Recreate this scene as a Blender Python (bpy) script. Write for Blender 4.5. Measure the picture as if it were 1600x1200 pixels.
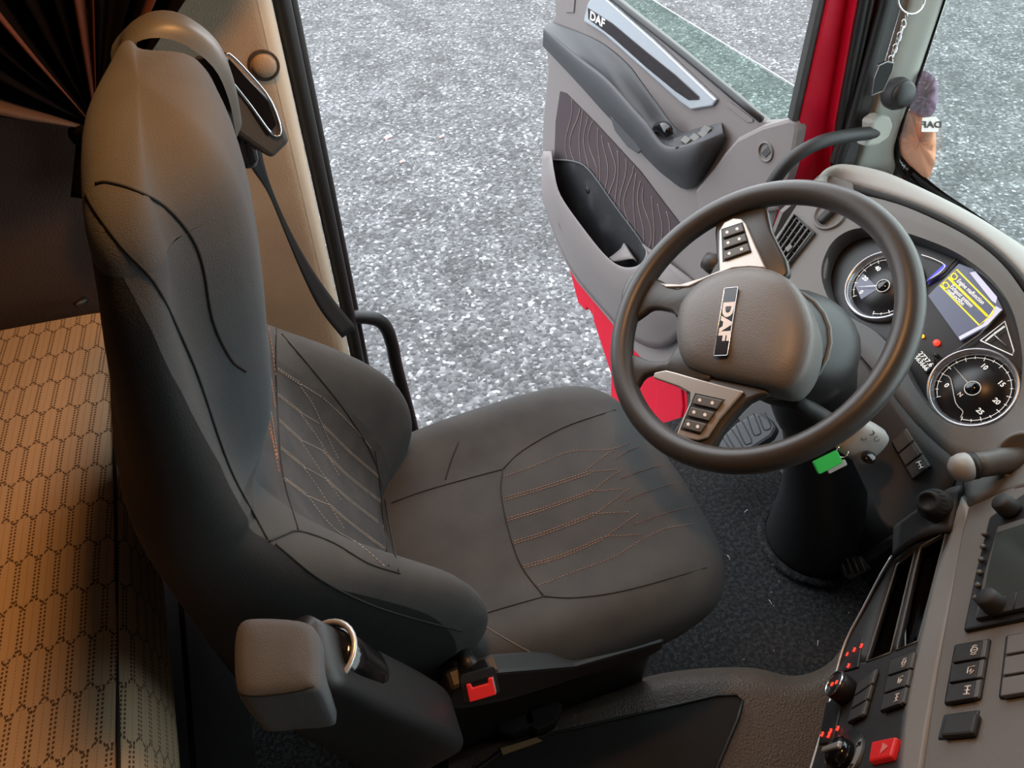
import bpy, bmesh, math, random
from mathutils import Vector, Matrix
from mathutils.bvhtree import BVHTree
random.seed(7)
for o in list(bpy.data.objects): bpy.data.objects.remove(o)
scene = bpy.context.scene
COL = scene.collection
V = Vector
# ------------------------------------------------------------------ camera
FPX = 1150.0
YAW, PITCH = math.radians(21), math.radians(46)
CAM = V((0, 0, 1.5))
_h = V((math.sin(YAW), math.cos(YAW), 0)); RIGHT = V((math.cos(YAW), -math.sin(YAW), 0))
FWD = _h*math.cos(PITCH) - V((0, 0, math.sin(PITCH))); UP = _h*math.sin(PITCH) + V((0, 0, math.cos(PITCH)))
cd = bpy.data.cameras.new('camera'); cam = bpy.data.objects.new('camera', cd); COL.objects.link(cam)
cd.sensor_width = 36; cd.lens = FPX/1600*36; cd.clip_start = .02; cd.clip_end = 200
cam.matrix_world = Matrix((( RIGHT.x, UP.x, -FWD.x, CAM.x), (RIGHT.y, UP.y, -FWD.y, CAM.y), (RIGHT.z, UP.z, -FWD.z, CAM.z), (0, 0, 0, 1)))
scene.camera = cam
# ------------------------------------------------------------------ sky, lamps, exposure
w = bpy.data.worlds.new('world'); scene.world = w; w.use_nodes = True
bg = w.node_tree.nodes['Background']; bg.inputs[0].default_value = (.90, .95, 1.0, 1); bg.inputs[1].default_value = 2.15
scene.view_settings.view_transform = 'Standard'; scene.view_settings.look = 'None'
scene.view_settings.exposure = 1.0; scene.view_settings.gamma = 1.0; scene.view_settings.use_curve_mapping = False
def lamp(name, loc, energy, color, size, aim):
    d = bpy.data.lights.new(name, 'AREA'); d.energy = energy; d.color = color; d.shape = 'DISK'; d.size = size
    o = bpy.data.objects.new(name, d); COL.objects.link(o); o.location = loc
    o.rotation_euler = (V(aim)-V(loc)).to_track_quat('-Z', 'Y').to_euler(); return o
lamp('roof_lamp', (.21, .62, 1.93), 4.6, (1, .46, .15), .14, (-.2, .6, .7))

# ------------------------------------------------------------------ helpers
def D(x, y): return FWD + RIGHT*((x-800)/FPX) + UP*((600-y)/FPX)
def at(x, y, t): return CAM + D(x, y)*t
def on(x, y, ax, v):                       # point of the sight line on an axis plane
    d = D(x, y); i = 'xyz'.index(ax); return CAM + d*((v-CAM[i])/d[i])
class Frame:
    def __init__(s, o, eh, eu):
        s.o = V(o); s.h = V(eh).normalized(); u = V(eu); s.u = (u - s.h*u.dot(s.h)).normalized(); s.n = s.h.cross(s.u)
    def p(s, a, b, c=0): return s.o + s.h*a + s.u*b + s.n*c
    def depth(s, x, y, w=0): return (s.o + s.n*w - CAM).dot(s.n)/D(x, y).dot(s.n)
    def px(s, x, y, w=0): return at(x, y, s.depth(x, y, w))
    def uv(s, x, y, w=0):
        q = s.px(x, y, w)-s.o; return q.dot(s.h), q.dot(s.u)
    def moved(s, a, b, c=0): return Frame(s.p(a, b, c), s.h, s.u)
LOC = {}
def loc_of(o):
    r = o
    while r.parent: r = r.parent
    return LOC[r.name]
def ob(name, verts, faces, mat, parent=None, loc=None, smooth=True, bev=0, solid=0, seg=2):
    L = V(loc) if loc is not None else (loc_of(parent) if parent else V((0, 0, 0)))
    me = bpy.data.meshes.new(name)
    me.from_pydata([tuple(V(v)-L) for v in verts], [], faces); me.update()
    bm = bmesh.new(); bm.from_mesh(me); bmesh.ops.recalc_face_normals(bm, faces=bm.faces); bm.to_mesh(me); bm.free()
    if smooth: me.polygons.foreach_set('use_smooth', [True]*len(me.polygons))
    me.materials.append(M[mat])
    o = bpy.data.objects.new(name, me); COL.objects.link(o)
    if parent: o.parent = parent
    else: o.location = L; LOC[o.name] = L
    if solid:
        m = o.modifiers.new('solid', 'SOLIDIFY'); m.thickness = abs(solid); m.offset = -1 if solid > 0 else 1
    if bev:
        m = o.modifiers.new('bevel', 'BEVEL'); m.width = bev; m.segments = seg; m.limit_method = 'ANGLE'; m.angle_limit = math.radians(35)
        m.harden_normals = False
    return o
def thing(name, label, cat, loc, group=None):
    o = bpy.data.objects.new(name, None); COL.objects.link(o); o.location = loc; LOC[o.name] = V(loc); o.empty_display_size = .05
    o['label'] = label; o['category'] = cat
    if group: o['group'] = group
    return o
def tag(o, label, cat, group=None, kind=None):
    o['label'] = label; o['category'] = cat
    if group: o['group'] = group
    if kind: o['kind'] = kind
    return o
def struct(o, label=None, cat=None):
    o['kind'] = 'structure'
    if label: o['label'] = label
    if cat: o['category'] = cat
    return o
def cat(pts, n, closed=False):             # Catmull-Rom through the points, n samples a span
    pts = [V(p) for p in pts]; N = len(pts); out = []
    for i in range(N if closed else N-1):
        if closed: a, b, c, d = pts[i-1], pts[i], pts[(i+1) % N], pts[(i+2) % N]
        else:
            b, c = pts[i], pts[i+1]; a = pts[i-1] if i else b*2-c; d = pts[i+2] if i+2 < N else c*2-b
        for k in range(n):
            t = k/n; t2 = t*t; t3 = t2*t
            out.append((b*2 + (c-a)*t + (a*2-b*5+c*4-d)*t2 + (b*3-a-c*3+d)*t3)*.5)
    if not closed: out.append(pts[-1])
    return out
def gridfaces(R, Cn, closed=False):
    f = []
    for i in range(R-1):
        for j in range(Cn if closed else Cn-1):
            k = (j+1) % Cn; f.append((i*Cn+j, i*Cn+k, (i+1)*Cn+k, (i+1)*Cn+j))
    return f
def smooth_rows(rows, nr, nc, closed=False):
    rows = [cat(r, nc, closed) for r in rows] if nc > 1 else [[V(p) for p in r] for r in rows]
    if nr > 1:
        cols = [cat(c, nr) for c in zip(*rows)]; rows = [list(r) for r in zip(*cols)]
    return rows
def grid(name, rows, mat, parent=None, nr=1, nc=1, closed=False, caps=False, **k):
    rows = smooth_rows(rows, nr, nc, closed); Cn = len(rows[0])
    vs = [p for r in rows for p in r]; fs = gridfaces(len(rows), Cn, closed)
    if caps:
        for b, r in ((0, rows[0]), ((len(rows)-1)*Cn, rows[-1])):
            vs.append(sum(r, V((0, 0, 0)))/Cn); fs += [(b+j, b+(j+1) % Cn, len(vs)-1) for j in range(Cn)]
    return ob(name, vs, fs, mat, parent, **k)
def tube(name, pts, r, mat, parent=None, n=8, sm=0, closed=False, flat=1.0, **k):
    vs, fs = tube_geo(pts, r, n, sm, closed, flat); return ob(name, vs, fs, mat, parent, **k)
def tube_geo(pts, r, n=8, sm=0, closed=False, flat=1.0):
    pts = cat(pts, sm, closed) if sm else [V(p) for p in pts]
    N = len(pts); vs = []; fs = []; ref = None
    for i, p in enumerate(pts):
        t = (pts[(i+1) % N] - pts[i-1]) if closed else (pts[min(i+1, N-1)] - pts[max(i-1, 0)])
        t = t.normalized() if t.length > 1e-9 else V((0, 0, 1))
        if ref is None: ref = t.orthogonal().normalized()
        ref = (ref - t*ref.dot(t)).normalized(); b = t.cross(ref)
        rr = r[min(int(i*len(r)/N), len(r)-1)] if isinstance(r, (list, tuple)) else r
        for j in range(n):
            a = 2*math.pi*j/n; vs.append(p + ref*(math.cos(a)*rr) + b*(math.sin(a)*rr*flat))
    for i in range(N if closed else N-1):
        for j in range(n):
            i2 = (i+1) % N; j2 = (j+1) % n; fs.append((i*n+j, i*n+j2, i2*n+j2, i2*n+j))
    if not closed: fs.append(tuple(range(n))); fs.append(tuple((N-1)*n+j for j in range(n)))
    return vs, fs
def multi(name, geos, mat, parent=None, **k):
    vs = []; fs = []
    for v, f in geos:
        b = len(vs); vs += list(v); fs += [tuple(i+b for i in q) for q in f]
    return ob(name, vs, fs, mat, parent, **k)
def poly_geo(fr, pts, w0, h):
    n = len(pts); vs = [fr.p(a, b, w0) for a, b in pts] + [fr.p(a, b, w0+h) for a, b in pts]
    return vs, [tuple(range(n)), tuple(range(n, 2*n))] + [(i, (i+1) % n, n+(i+1) % n, n+i) for i in range(n)]
def plate(name, fr, pts, w0, h, mat, parent=None, bev=0, rnd=0, **k):
    if rnd: pts = [(p.x, p.y) for p in cat([(a, b, 0) for a, b in pts], rnd, True)]
    vs, fs = poly_geo(fr, pts, w0, h); k.setdefault('smooth', False)
    return ob(name, vs, fs, mat, parent, bev=bev, **k)
def platepx(name, fr, pxs, w0, h, mat, parent=None, bev=0, rnd=0, wpx=None, **k):
    wp = w0+h if wpx is None else wpx
    return plate(name, fr, [fr.uv(x, y, wp) for x, y in pxs], w0, h, mat, parent, bev, rnd, **k)
def rrect(a, b, r, n=4, cx=0, cy=0):
    out = []
    for sx, sy, a0 in ((1, 1, 0), (-1, 1, 90), (-1, -1, 180), (1, -1, 270)):
        for i in range(n+1):
            t = math.radians(a0+90*i/n); out.append((cx+sx*(a-r)+r*math.cos(t), cy+sy*(b-r)+r*math.sin(t)))
    return out
def circ(r, n=32, cx=0, cy=0): return [(cx+r*math.cos(2*math.pi*i/n), cy+r*math.sin(2*math.pi*i/n)) for i in range(n)]
def box(name, fr, a, b, c, mat, parent=None, bev=.003, **k):
    return plate(name, fr, [(-a, -b), (a, -b), (a, b), (-a, b)], -c, 2*c, mat, parent, bev, **k)
def lathe(name, fr, prof, mat, parent=None, n=32, **k):
    rows = [[fr.p(r*math.cos(2*math.pi*j/n), r*math.sin(2*math.pi*j/n), z) for j in range(n)] for r, z in prof]
    return grid(name, rows, mat, parent, closed=True, caps=True, **k)
def dome(name, fr, loop, levels, mat, parent=None, c=None, **k):   # loop (a,b) scaled about c, lifted: [(scale, w)]
    c = c or (sum(p[0] for p in loop)/len(loop), sum(p[1] for p in loop)/len(loop))
    rows = [[fr.p(c[0]+(a-c[0])*s, c[1]+(b-c[1])*s, z) for a, b in loop] for s, z in levels]
    return grid(name, rows, mat, parent, closed=True, caps=True, **k)
def text(name, body, fr, size, mat, parent, w0=0, bold=0, ext=.0004, cx=0, cy=0, sx=1.0, mirror=False):
    c = bpy.data.curves.new(name, 'FONT'); c.body = body; c.size = size; c.offset = bold; c.extrude = ext
    c.align_x = 'CENTER'; c.align_y = 'CENTER'; c.resolution_u = 3
    t = bpy.data.objects.new('tmp', c); COL.objects.link(t)
    me = bpy.data.meshes.new_from_object(t.evaluated_get(bpy.context.evaluated_depsgraph_get()))
    bpy.data.objects.remove(t)
    L = loc_of(parent)
    m = -1 if mirror else 1
    for v in me.vertices: v.co = fr.p(cx+v.co.x*sx*m, cy+v.co.y, w0+ext+v.co.z) - L
    me.materials.clear(); me.materials.append(M[mat]); me.name = name
    o = bpy.data.objects.new(name, me); COL.objects.link(o); o.parent = parent; return o
class Hit:                                  # the built surface, to lay seams and stitches on it
    def __init__(s, objs):
        vs = []; fs = []
        for o in objs:
            L = loc_of(o); b = len(vs); vs += [v.co+L for v in o.data.vertices]; fs += [tuple(i+b for i in p.vertices) for p in o.data.polygons]
        s.t = BVHTree.FromPolygons(vs, fs)
    def pts(s, pxs, lift=0, sm=4):
        q = cat([(x, y, 0) for x, y in pxs], sm) if sm else [V((x, y, 0)) for x, y in pxs]; out = []
        for p in q:
            d = D(p.x, p.y).normalized(); r = s.t.ray_cast(CAM, d)
            if r[0] is None: continue
            n = r[1] if r[1].dot(d) < 0 else -r[1]
            out.append(r[0] + n*lift)
        return out
def dashes(pts, seg, gap, r):               # a stitched thread as short tubes along a path
    out = []; L = [0]
    for a, b in zip(pts, pts[1:]): L.append(L[-1]+(b-a).length)
    def pos(s):
        for i in range(len(pts)-1):
            if s <= L[i+1]: return pts[i].lerp(pts[i+1], (s-L[i])/max(L[i+1]-L[i], 1e-9))
        return pts[-1]
    s = 0
    while s+seg < L[-1]:
        out.append(tube_geo([pos(s), pos(s+seg)], r, 4)); s += seg+gap
    return out

# ------------------------------------------------------------------ materials
M = {}
def mat(name, col, rough=.5, metal=0, spec=.5, bump=None, vary=None, emit=None, coat=0, sheen=0):
    m = bpy.data.materials.new(name); m.use_nodes = True; nt = m.node_tree; b = nt.nodes['Principled BSDF']
    b.inputs['Base Color'].default_value = (*col, 1); b.inputs['Roughness'].default_value = rough; b.inputs['Metallic'].default_value = metal
    b.inputs['Specular IOR Level'].default_value = spec; b.inputs['Coat Weight'].default_value = coat
    if sheen: b.inputs['Sheen Weight'].default_value = sheen; b.inputs['Sheen Roughness'].default_value = .5
    tc = nt.nodes.new('ShaderNodeTexCoord')
    if bump:                                 # (kind, scale, strength, distance)
        kind, sc, st, dist = bump
        t = nt.nodes.new({'noise': 'ShaderNodeTexNoise', 'vor': 'ShaderNodeTexVoronoi', 'wave': 'ShaderNodeTexWave'}[kind])
        t.inputs['Scale'].default_value = sc; nt.links.new(tc.outputs['Object'], t.inputs['Vector'])
        bp = nt.nodes.new('ShaderNodeBump'); bp.inputs['Strength'].default_value = st; bp.inputs['Distance'].default_value = dist
        nt.links.new(t.outputs[0], bp.inputs['Height']); nt.links.new(bp.outputs[0], b.inputs['Normal'])
    if vary:                                 # (colour, scale, lo, hi)
        c2, sc, lo, hi = vary
        t = nt.nodes.new('ShaderNodeTexNoise'); t.inputs['Scale'].default_value = sc; t.inputs['Detail'].default_value = 5
        nt.links.new(tc.outputs['Object'], t.inputs['Vector'])
        r = nt.nodes.new('ShaderNodeValToRGB'); r.color_ramp.elements[0].position = lo; r.color_ramp.elements[1].position = hi
        r.color_ramp.elements[0].color = (*col, 1); r.color_ramp.elements[1].color = (*c2, 1)
        nt.links.new(t.outputs['Fac'], r.inputs[0]); nt.links.new(r.outputs[0], b.inputs['Base Color'])
    if emit:
        b.inputs['Emission Color'].default_value = (*emit[0], 1); b.inputs['Emission Strength'].default_value = emit[1]
    M[name] = m; return m
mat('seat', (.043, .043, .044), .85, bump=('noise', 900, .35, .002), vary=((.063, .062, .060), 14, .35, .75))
mat('seat_pad', (.068, .072, .078), .88, bump=('noise', 900, .35, .002), vary=((.088, .092, .098), 9, .35, .75))
mat('seat_insert', (.033, .033, .034), .9, bump=('noise', 700, .4, .002), vary=((.050, .048, .048), 30, .35, .7))
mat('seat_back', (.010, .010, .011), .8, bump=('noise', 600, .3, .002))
mat('seam', (.012, .012, .012), .8)
mat('seam_pale', (.20, .19, .17), .8)
mat('thread', (.46, .40, .34), .7)
mat('thread_rust', (.42, .22, .14), .7)
mat('black', (.012, .012, .013), .45, bump=('noise', 500, .15, .001))
mat('black_soft', (.022, .022, .023), .6, bump=('noise', 700, .25, .001))
mat('gloss_black', (.006, .006, .007), .12, coat=.3)
mat('rubber', (.016, .016, .017), .55)
mat('rim', (.050, .048, .046), .36, bump=('noise', 900, .18, .001))
mat('hub', (.15, .147, .143), .42, bump=('vor', 420, .25, .001))
mat('bezel', (.46, .42, .38), .33, metal=.6)
mat('silver', (.55, .55, .55), .35, metal=.6)
mat('chrome', (.85, .86, .88), .12, metal=1)
mat('dash', (.15, .145, .138), .62, bump=('noise', 700, .3, .0015))
mat('dash_pad', (.34, .325, .305), .6, bump=('noise', 700, .3, .0015))
mat('dash_dark', (.044, .044, .045), .55, bump=('noise', 700, .3, .0015))
mat('trim_grey', (.26, .25, .235), .5, bump=('noise', 800, .2, .001))
mat('door_grey', (.190, .170, .168), .55, bump=('noise', 800, .25, .001))
mat('door_dark', (.055, .058, .064), .5, bump=('noise', 800, .25, .001))
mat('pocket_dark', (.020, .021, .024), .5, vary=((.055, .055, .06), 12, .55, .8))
mat('door_fabric', (.055, .040, .045), .9, bump=('noise', 900, .4, .001))
mat('door_line', (.30, .24, .22), .8)
mat('strip_silver', (.62, .68, .74), .22, metal=.6)
mat('strip_black', (.014, .009, .011), .2, coat=.4)
mat('red_paint', (.54, .004, .026), .35, coat=.12, spec=.25)
mat('seal', (.016, .016, .017), .45)
mat('pillar_trim', (.34, .35, .32), .6, bump=('noise', 600, .15, .001))
mat('beige', (.36, .27, .19), .85, bump=('noise', 500, .5, .002), vary=((.42, .32, .23), 8, .4, .7))
mat('beige_edge', (.62, .55, .45), .6)
mat('wall_brown', (.060, .040, .034), .85, bump=('noise', 300, .4, .003))
mat('curtain', (.006, .005, .006), 1, spec=.05, bump=('noise', 300, .2, .002))
mat('curtain_stripe', (.13, .036, .020), .75)
mat('curtain_hem', (.085, .045, .03), .7)
mat('carpet', (.010, .0105, .012), 1, bump=('noise', 350, 1, .012), vary=((.060, .062, .066), 120, .42, .68))
mat('tunnel', (.080, .060, .045), .5, bump=('vor', 260, .5, .0025))
mat('tunnel_mat', (.012, .011, .011), .85, bump=('noise', 400, .4, .002))
mat('wood_scrap', (.30, .19, .09), .8)
mat('headlining', (.20, .18, .16), .9)
mat('red_button', (.62, .02, .02), .4, emit=((.9, .02, .02), .06))
mat('white_print', (.9, .9, .89), .35)
mat('icon_red', (.8, .04, .03), .4, emit=((1, .03, .015), 1.2))
mat('icon_amber', (.9, .4, .03), .4, emit=((1, .4, .02), 1.0))
mat('dial_face', (.010, .010, .012), .35)
mat('dial_ring', (.42, .43, .46), .25, metal=.8)
mat('dial_print', (.8, .8, .78), .5, emit=((.9, .9, .85), .25))
mat('screen', (.02, .022, .03), .25, emit=((.20, .22, .32), .32))
mat('screen_pale', (.5, .5, .6), .3, emit=((.62, .64, .86), .34))
mat('screen_yellow', (.8, .7, .05), .3, emit=((.92, .72, .03), .5))
mat('screen_blue', (.03, .03, .8), .3, emit=((.06, .06, .95), .6))
mat('lcd', (.02, .02, .022), .3)
mat('radio_screen', (.045, .055, .055), .18)
mat('knob_grey', (.10, .10, .095), .45)
mat('stalk_grey', (.36, .37, .37), .4)
mat('key_green', (.03, .50, .08), .35, emit=((.03, .5, .08), .05))
mat('pedal', (.050, .054, .062), .55, bump=('noise', 500, .2, .001))
mat('litter_red', (.75, .22, .20), .6)
mat('litter_white', (.85, .87, .88), .5)
mat('reflect_white', (.75, .74, .72), .6)
def glassy(name, tint, gl=.06, rough=.02):
    m = bpy.data.materials.new(name); m.use_nodes = True; nt = m.node_tree; nt.nodes.clear()
    o = nt.nodes.new('ShaderNodeOutputMaterial'); mx = nt.nodes.new('ShaderNodeMixShader'); t = nt.nodes.new('ShaderNodeBsdfTransparent'); g = nt.nodes.new('ShaderNodeBsdfGlossy')
    t.inputs[0].default_value = (*tint, 1); g.inputs['Roughness'].default_value = rough; mx.inputs[0].default_value = gl
    nt.links.new(t.outputs[0], mx.inputs[1]); nt.links.new(g.outputs[0], mx.inputs[2]); nt.links.new(mx.outputs[0], o.inputs[0]); M[name] = m
glassy('glass', (.78, .88, .85)); glassy('cluster_glass', (.95, .95, .96), .03, .01); glassy('door_glass', (.80, .90, .86), .07)
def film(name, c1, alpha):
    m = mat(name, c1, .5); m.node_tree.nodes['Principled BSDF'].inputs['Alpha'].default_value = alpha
film('reflect_orange', (.85, .38, .20), .9); film('reflect_purple', (.20, .11, .21), .85)  # colours of the windscreen reflection, put on translucent surfaces
def asphalt():
    m = mat('asphalt', (.2, .2, .2), .75); nt = m.node_tree; b = nt.nodes['Principled BSDF']; N = nt.nodes.new; L = nt.links.new
    tc = [n for n in nt.nodes if n.type == 'TEX_COORD'][0]
    v = N('ShaderNodeTexVoronoi'); v.inputs['Scale'].default_value = 48; L(tc.outputs['Object'], v.inputs['Vector'])
    sep = N('ShaderNodeSeparateColor'); L(v.outputs['Color'], sep.inputs[0])
    r = N('ShaderNodeValToRGB'); e = r.color_ramp.elements; e[0].position = 0; e[0].color = (.038, .038, .041, 1); e[1].position = 1; e[1].color = (.42, .425, .43, 1)
    for p, c in ((.45, (.088, .089, .093, 1)), (.82, (.142, .144, .148, 1)), (.94, (.24, .24, .245, 1))):
        q = e.new(p); q.color = c
    L(sep.outputs[0], r.inputs[0])
    n = N('ShaderNodeTexNoise'); n.inputs['Scale'].default_value = 3.2; n.inputs['Detail'].default_value = 7; n.inputs['Roughness'].default_value = .65; L(tc.outputs['Object'], n.inputs['Vector'])
    r2 = N('ShaderNodeValToRGB'); r2.color_ramp.elements[0].position = .34; r2.color_ramp.elements[0].color = (.45, .45, .45, 1); r2.color_ramp.elements[1].position = .60; r2.color_ramp.elements[1].color = (1, 1, 1, 1)
    L(n.outputs['Fac'], r2.inputs[0])
    mx = N('ShaderNodeMix'); mx.data_type = 'RGBA'; mx.blend_type = 'MULTIPLY'; mx.inputs[0].default_value = 1
    L(r.outputs[0], mx.inputs[6]); L(r2.outputs[0], mx.inputs[7]); L(mx.outputs[2], b.inputs['Base Color'])
    bp = N('ShaderNodeBump'); bp.inputs['Strength'].default_value = .9; bp.inputs['Distance'].default_value = .012; L(v.outputs['Distance'], bp.inputs['Height']); bp.invert = True
    L(bp.outputs[0], b.inputs['Normal'])
asphalt()
def mattress():                              # elongated dotted hexagons knitted into the cover
    m = mat('mattress', (.3, .25, .2), .9); nt = m.node_tree; b = nt.nodes['Principled BSDF']; L = nt.links.new
    tc = [n for n in nt.nodes if n.type == 'TEX_COORD'][0]
    sp = nt.nodes.new('ShaderNodeSeparateXYZ'); L(tc.outputs['UV'], sp.inputs[0])
    def mth(op, a, c=None, d=None):
        n = nt.nodes.new('ShaderNodeMath'); n.operation = op
        for i, q in enumerate((a, c, d)):
            if q is None: continue
            if isinstance(q, (int, float)): n.inputs[i].default_value = q
            else: L(q, n.inputs[i])
        return n.outputs[0]
    p = mth('DIVIDE', sp.outputs[0], .0215); q = mth('DIVIDE', sp.outputs[1], .062)
    def tri(x): return mth('MULTIPLY', mth('ABSOLUTE', mth('SUBTRACT', mth('FRACT', x), .5)), 2)      # 1 at integers, 0 at halves
    A = .20
    def zig(ph, off):                        # |distance| to zigzag lines two rows apart
        y = mth('ADD', mth('SUBTRACT', q, mth('MULTIPLY', tri(mth('ADD', p, ph)), A)), off)
        return mth('MULTIPLY', mth('ABSOLUTE', mth('SUBTRACT', mth('FRACT', mth('ADD', mth('MULTIPLY', y, .5), .5)), .5)), 2)
    z = mth('MINIMUM', zig(0, 0), zig(.5, 1))
    par = mth('FLOOR', mth('FRACT', mth('MULTIPLY', mth('SUBTRACT', q, A/2), .5), ), )
    half = mth('GREATER_THAN', mth('FRACT', mth('MULTIPLY', mth('SUBTRACT', q, A/2), .5)), .5)
    pv = mth('ADD', p, mth('MULTIPLY', half, .5))
    vline = mth('ABSOLUTE', mth('SUBTRACT', mth('FRACT', mth('ADD', pv, .5)), .5))
    vdbl = mth('ABSOLUTE', mth('SUBTRACT', vline, .10))
    fine = mth('ABSOLUTE', mth('SUBTRACT', mth('FRACT', mth('MULTIPLY', pv, 1)), .5))
    def dots(x, k): return mth('GREATER_THAN', mth('SINE', mth('MULTIPLY', x, k)), -.25)
    mv = mth('MULTIPLY', mth('LESS_THAN', vdbl, .052), dots(q, 80))
    mz = mth('MULTIPLY', mth('LESS_THAN', z, .028), dots(p, 38))
    mf = mth('MULTIPLY', mth('MULTIPLY', mth('LESS_THAN', fine, .022), dots(q, 110)), .45)
    mask = mth('MAXIMUM', mth('MAXIMUM', mv, mz), mf)
    mx = nt.nodes.new('ShaderNodeMix'); mx.data_type = 'RGBA'; L(mask, mx.inputs[0])
    mx.inputs[6].default_value = (.52, .385, .25, 1); mx.inputs[7].default_value = (.10, .065, .04, 1); L(mx.outputs[2], b.inputs['Base Color'])
    bp = nt.nodes.new('ShaderNodeBump'); bp.invert = True; bp.inputs['Strength'].default_value = .6; bp.inputs['Distance'].default_value = .002; L(mask, bp.inputs['Height']); L(bp.outputs[0], b.inputs['Normal'])
mattress()

# ================================================================== the setting
XY = Frame((0, 0, 0), (1, 0, 0), (0, 1, 0))
def aabox(name, x0, x1, y0, y1, z0, z1, m, parent=None, bev=0, **k):
    return plate(name, XY, [(x0, y0), (x1, y0), (x1, y1), (x0, y1)], z0, z1-z0, m, parent, bev, **k)
GZ = -1.4
struct(ob('ground', [(-14, -10, GZ), (18, -10, GZ), (18, 24, GZ), (-14, 24, GZ)], [(0, 1, 2, 3)], 'asphalt', smooth=False), 'grey asphalt ground with pale stone chips outside the cab', 'ground')
fl = struct(aabox('floor', -1.0, 1.42, -1.14, 1.07, -.05, 0, 'carpet'), 'black carpet on the cab floor in front of the seat', 'floor')
struct(aabox('wall_underbody', -1.0, 1.42, -1.14, 1.05, -.5, -.06, 'black'))
wl = struct(aabox('wall_left', -1.0, .066, 1.12, 1.19, -.05, 1.98, 'wall_brown'), 'dark brown side wall behind the driver seat', 'wall')
struct(aabox('wall_back', -1.06, -1.0, -1.14, 1.19, -.05, 1.98, 'wall_brown'))
struct(aabox('wall_right', -1.0, 1.42, -1.19, -1.14, -.05, 1.98, 'headlining'))  # unseen; left solid, without its window, to keep side light out
struct(aabox('ceiling', -1.0, 1.42, -1.19, 1.19, 1.98, 2.03, 'headlining'))
wf = struct(aabox('wall_front', 1.42, 1.48, -1.19, 1.1, -.5, .45, 'red_paint'))
aabox('header', 1.10, 1.2, -1.19, 1.12, 1.55, 2.0, 'headlining', wf)
aabox('door_header', .066, 1.2, 1.12, 1.19, 1.52, 2.0, 'headlining', wl)
# padded beige lining of the pillar behind the door, its pale lip, plug and seal
bp_rows = []
for z in (.40, .62, .9, 1.2, 1.52):
    bp_rows.append([V((-.13, 1.118, z)), V((-.12, 1.10, z)), V((.0, 1.098, z)), V((.046, 1.099, z)), V((.060, 1.104, z))])
grid('pillar_lining', bp_rows, 'beige', wl, 3, 4)
grid('pillar_lip', [[V((.059, 1.103, z)), V((.069, 1.106, z)), V((.078, 1.116, z)), V((.080, 1.14, z))] for z in (.38, .8, 1.2, 1.52)], 'beige_edge', wl, 1, 3)
fp = Frame(on(412, 102, 'y', 1.099), (1, 0, 0), (0, 0, 1))
lathe('plug', Frame(fp.o, fp.h, fp.u), [(.017, -.004), (.0165, .004), (.013, .008), (.006, .010), (.0005, .0105)], 'beige', wl, 24)
tube('plug_rim', [fp.p(a, b, .001) for a, b in circ(.020, 28)], .0022, 'wall_brown', wl, 6, closed=True)
for nm, x, y, r in (('trim_1', .094, 1.135, .013), ('trim_2', .108, 1.158, .010)):
    struct(tube(nm, [(x, y, .36), (x, y, .7), (x-.001, y, 1.1), (x-.002, y, 1.55)], r, 'seal', None, 12, 3))
# red front pillar with its seals, inner lining and the windscreen
def strip(name, px, y, m, parent=None, th=.02):
    v = [on(a, b, 'y', y) for a, b in px]; n = len(v)
    return ob(name, v+[p+V((0, th, 0)) for p in v], [tuple(range(n)), tuple(range(n, 2*n))]+[(i, (i+1) % n, n+(i+1) % n, n+i) for i in range(n)], m, parent, smooth=False, bev=.003)
ap = struct(strip('wall_pillar', [(1304, -60), (1370, -60), (1343, 0), (1306, 192), (1303, 256), (1280, 400), (1205, 400), (1240, 256), (1251, 192), (1294, 0)], 1.165, 'red_paint', th=.04), 'glossy red front door pillar beside the windscreen', 'pillar')
strip('outer_seal', [(1293, -60), (1307, -60), (1295, 0), (1251, 192), (1238, 190), (1281, 0)], 1.172, 'dash_dark', ap)
strip('inner_red', [(1352, -60), (1402, -60), (1390, 0), (1335, 256), (1296, 300), (1297, 256), (1304, 192), (1338, 0)], 1.14, 'red_paint', ap, .03)
for a, b, c, yy, r in ((1350, 1314, 1308, 1.136, .010), (1361, 1322, 1316, 1.130, .007), (1384, 1331, 1310, 1.115, .011)):
    tube('door_seal', [on(a+12, -60, 'y', yy), on(a, 0, 'y', yy), on(b, 192, 'y', yy), on(c, 256, 'y', yy), on(c-12, 330, 'y', yy)], r, 'seal', ap, 10, 4)
lin = struct(strip('trim_3', [(1402, -60), (1428, -60), (1412, 0), (1354, 192), (1336, 262), (1308, 262), (1334, 192), (1390, 0)], 1.108, 'dash_dark', None, .03))
rows = []
for y, a, b in ((-60, 1428, 1494), (0, 1411, 1474), (100, 1382, 1438), (192, 1352, 1404), (235, 1340, 1393), (262, 1330, 1402), (300, 1325, 1440)):
    bulge = .02
    rows.append([on(a, y, 'y', 1.115), on(a+(b-a)*.2, y, 'y', 1.098), on(a+(b-a)*.6, y, 'y', 1.088), on(b, y, 'y', 1.085), on(b+6, y, 'y', 1.12)])
pt = struct(grid('trim_4', rows, 'pillar_trim', None, 4, 4), 'pale grey lining of the front pillar beside the windscreen', 'pillar lining')
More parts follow.
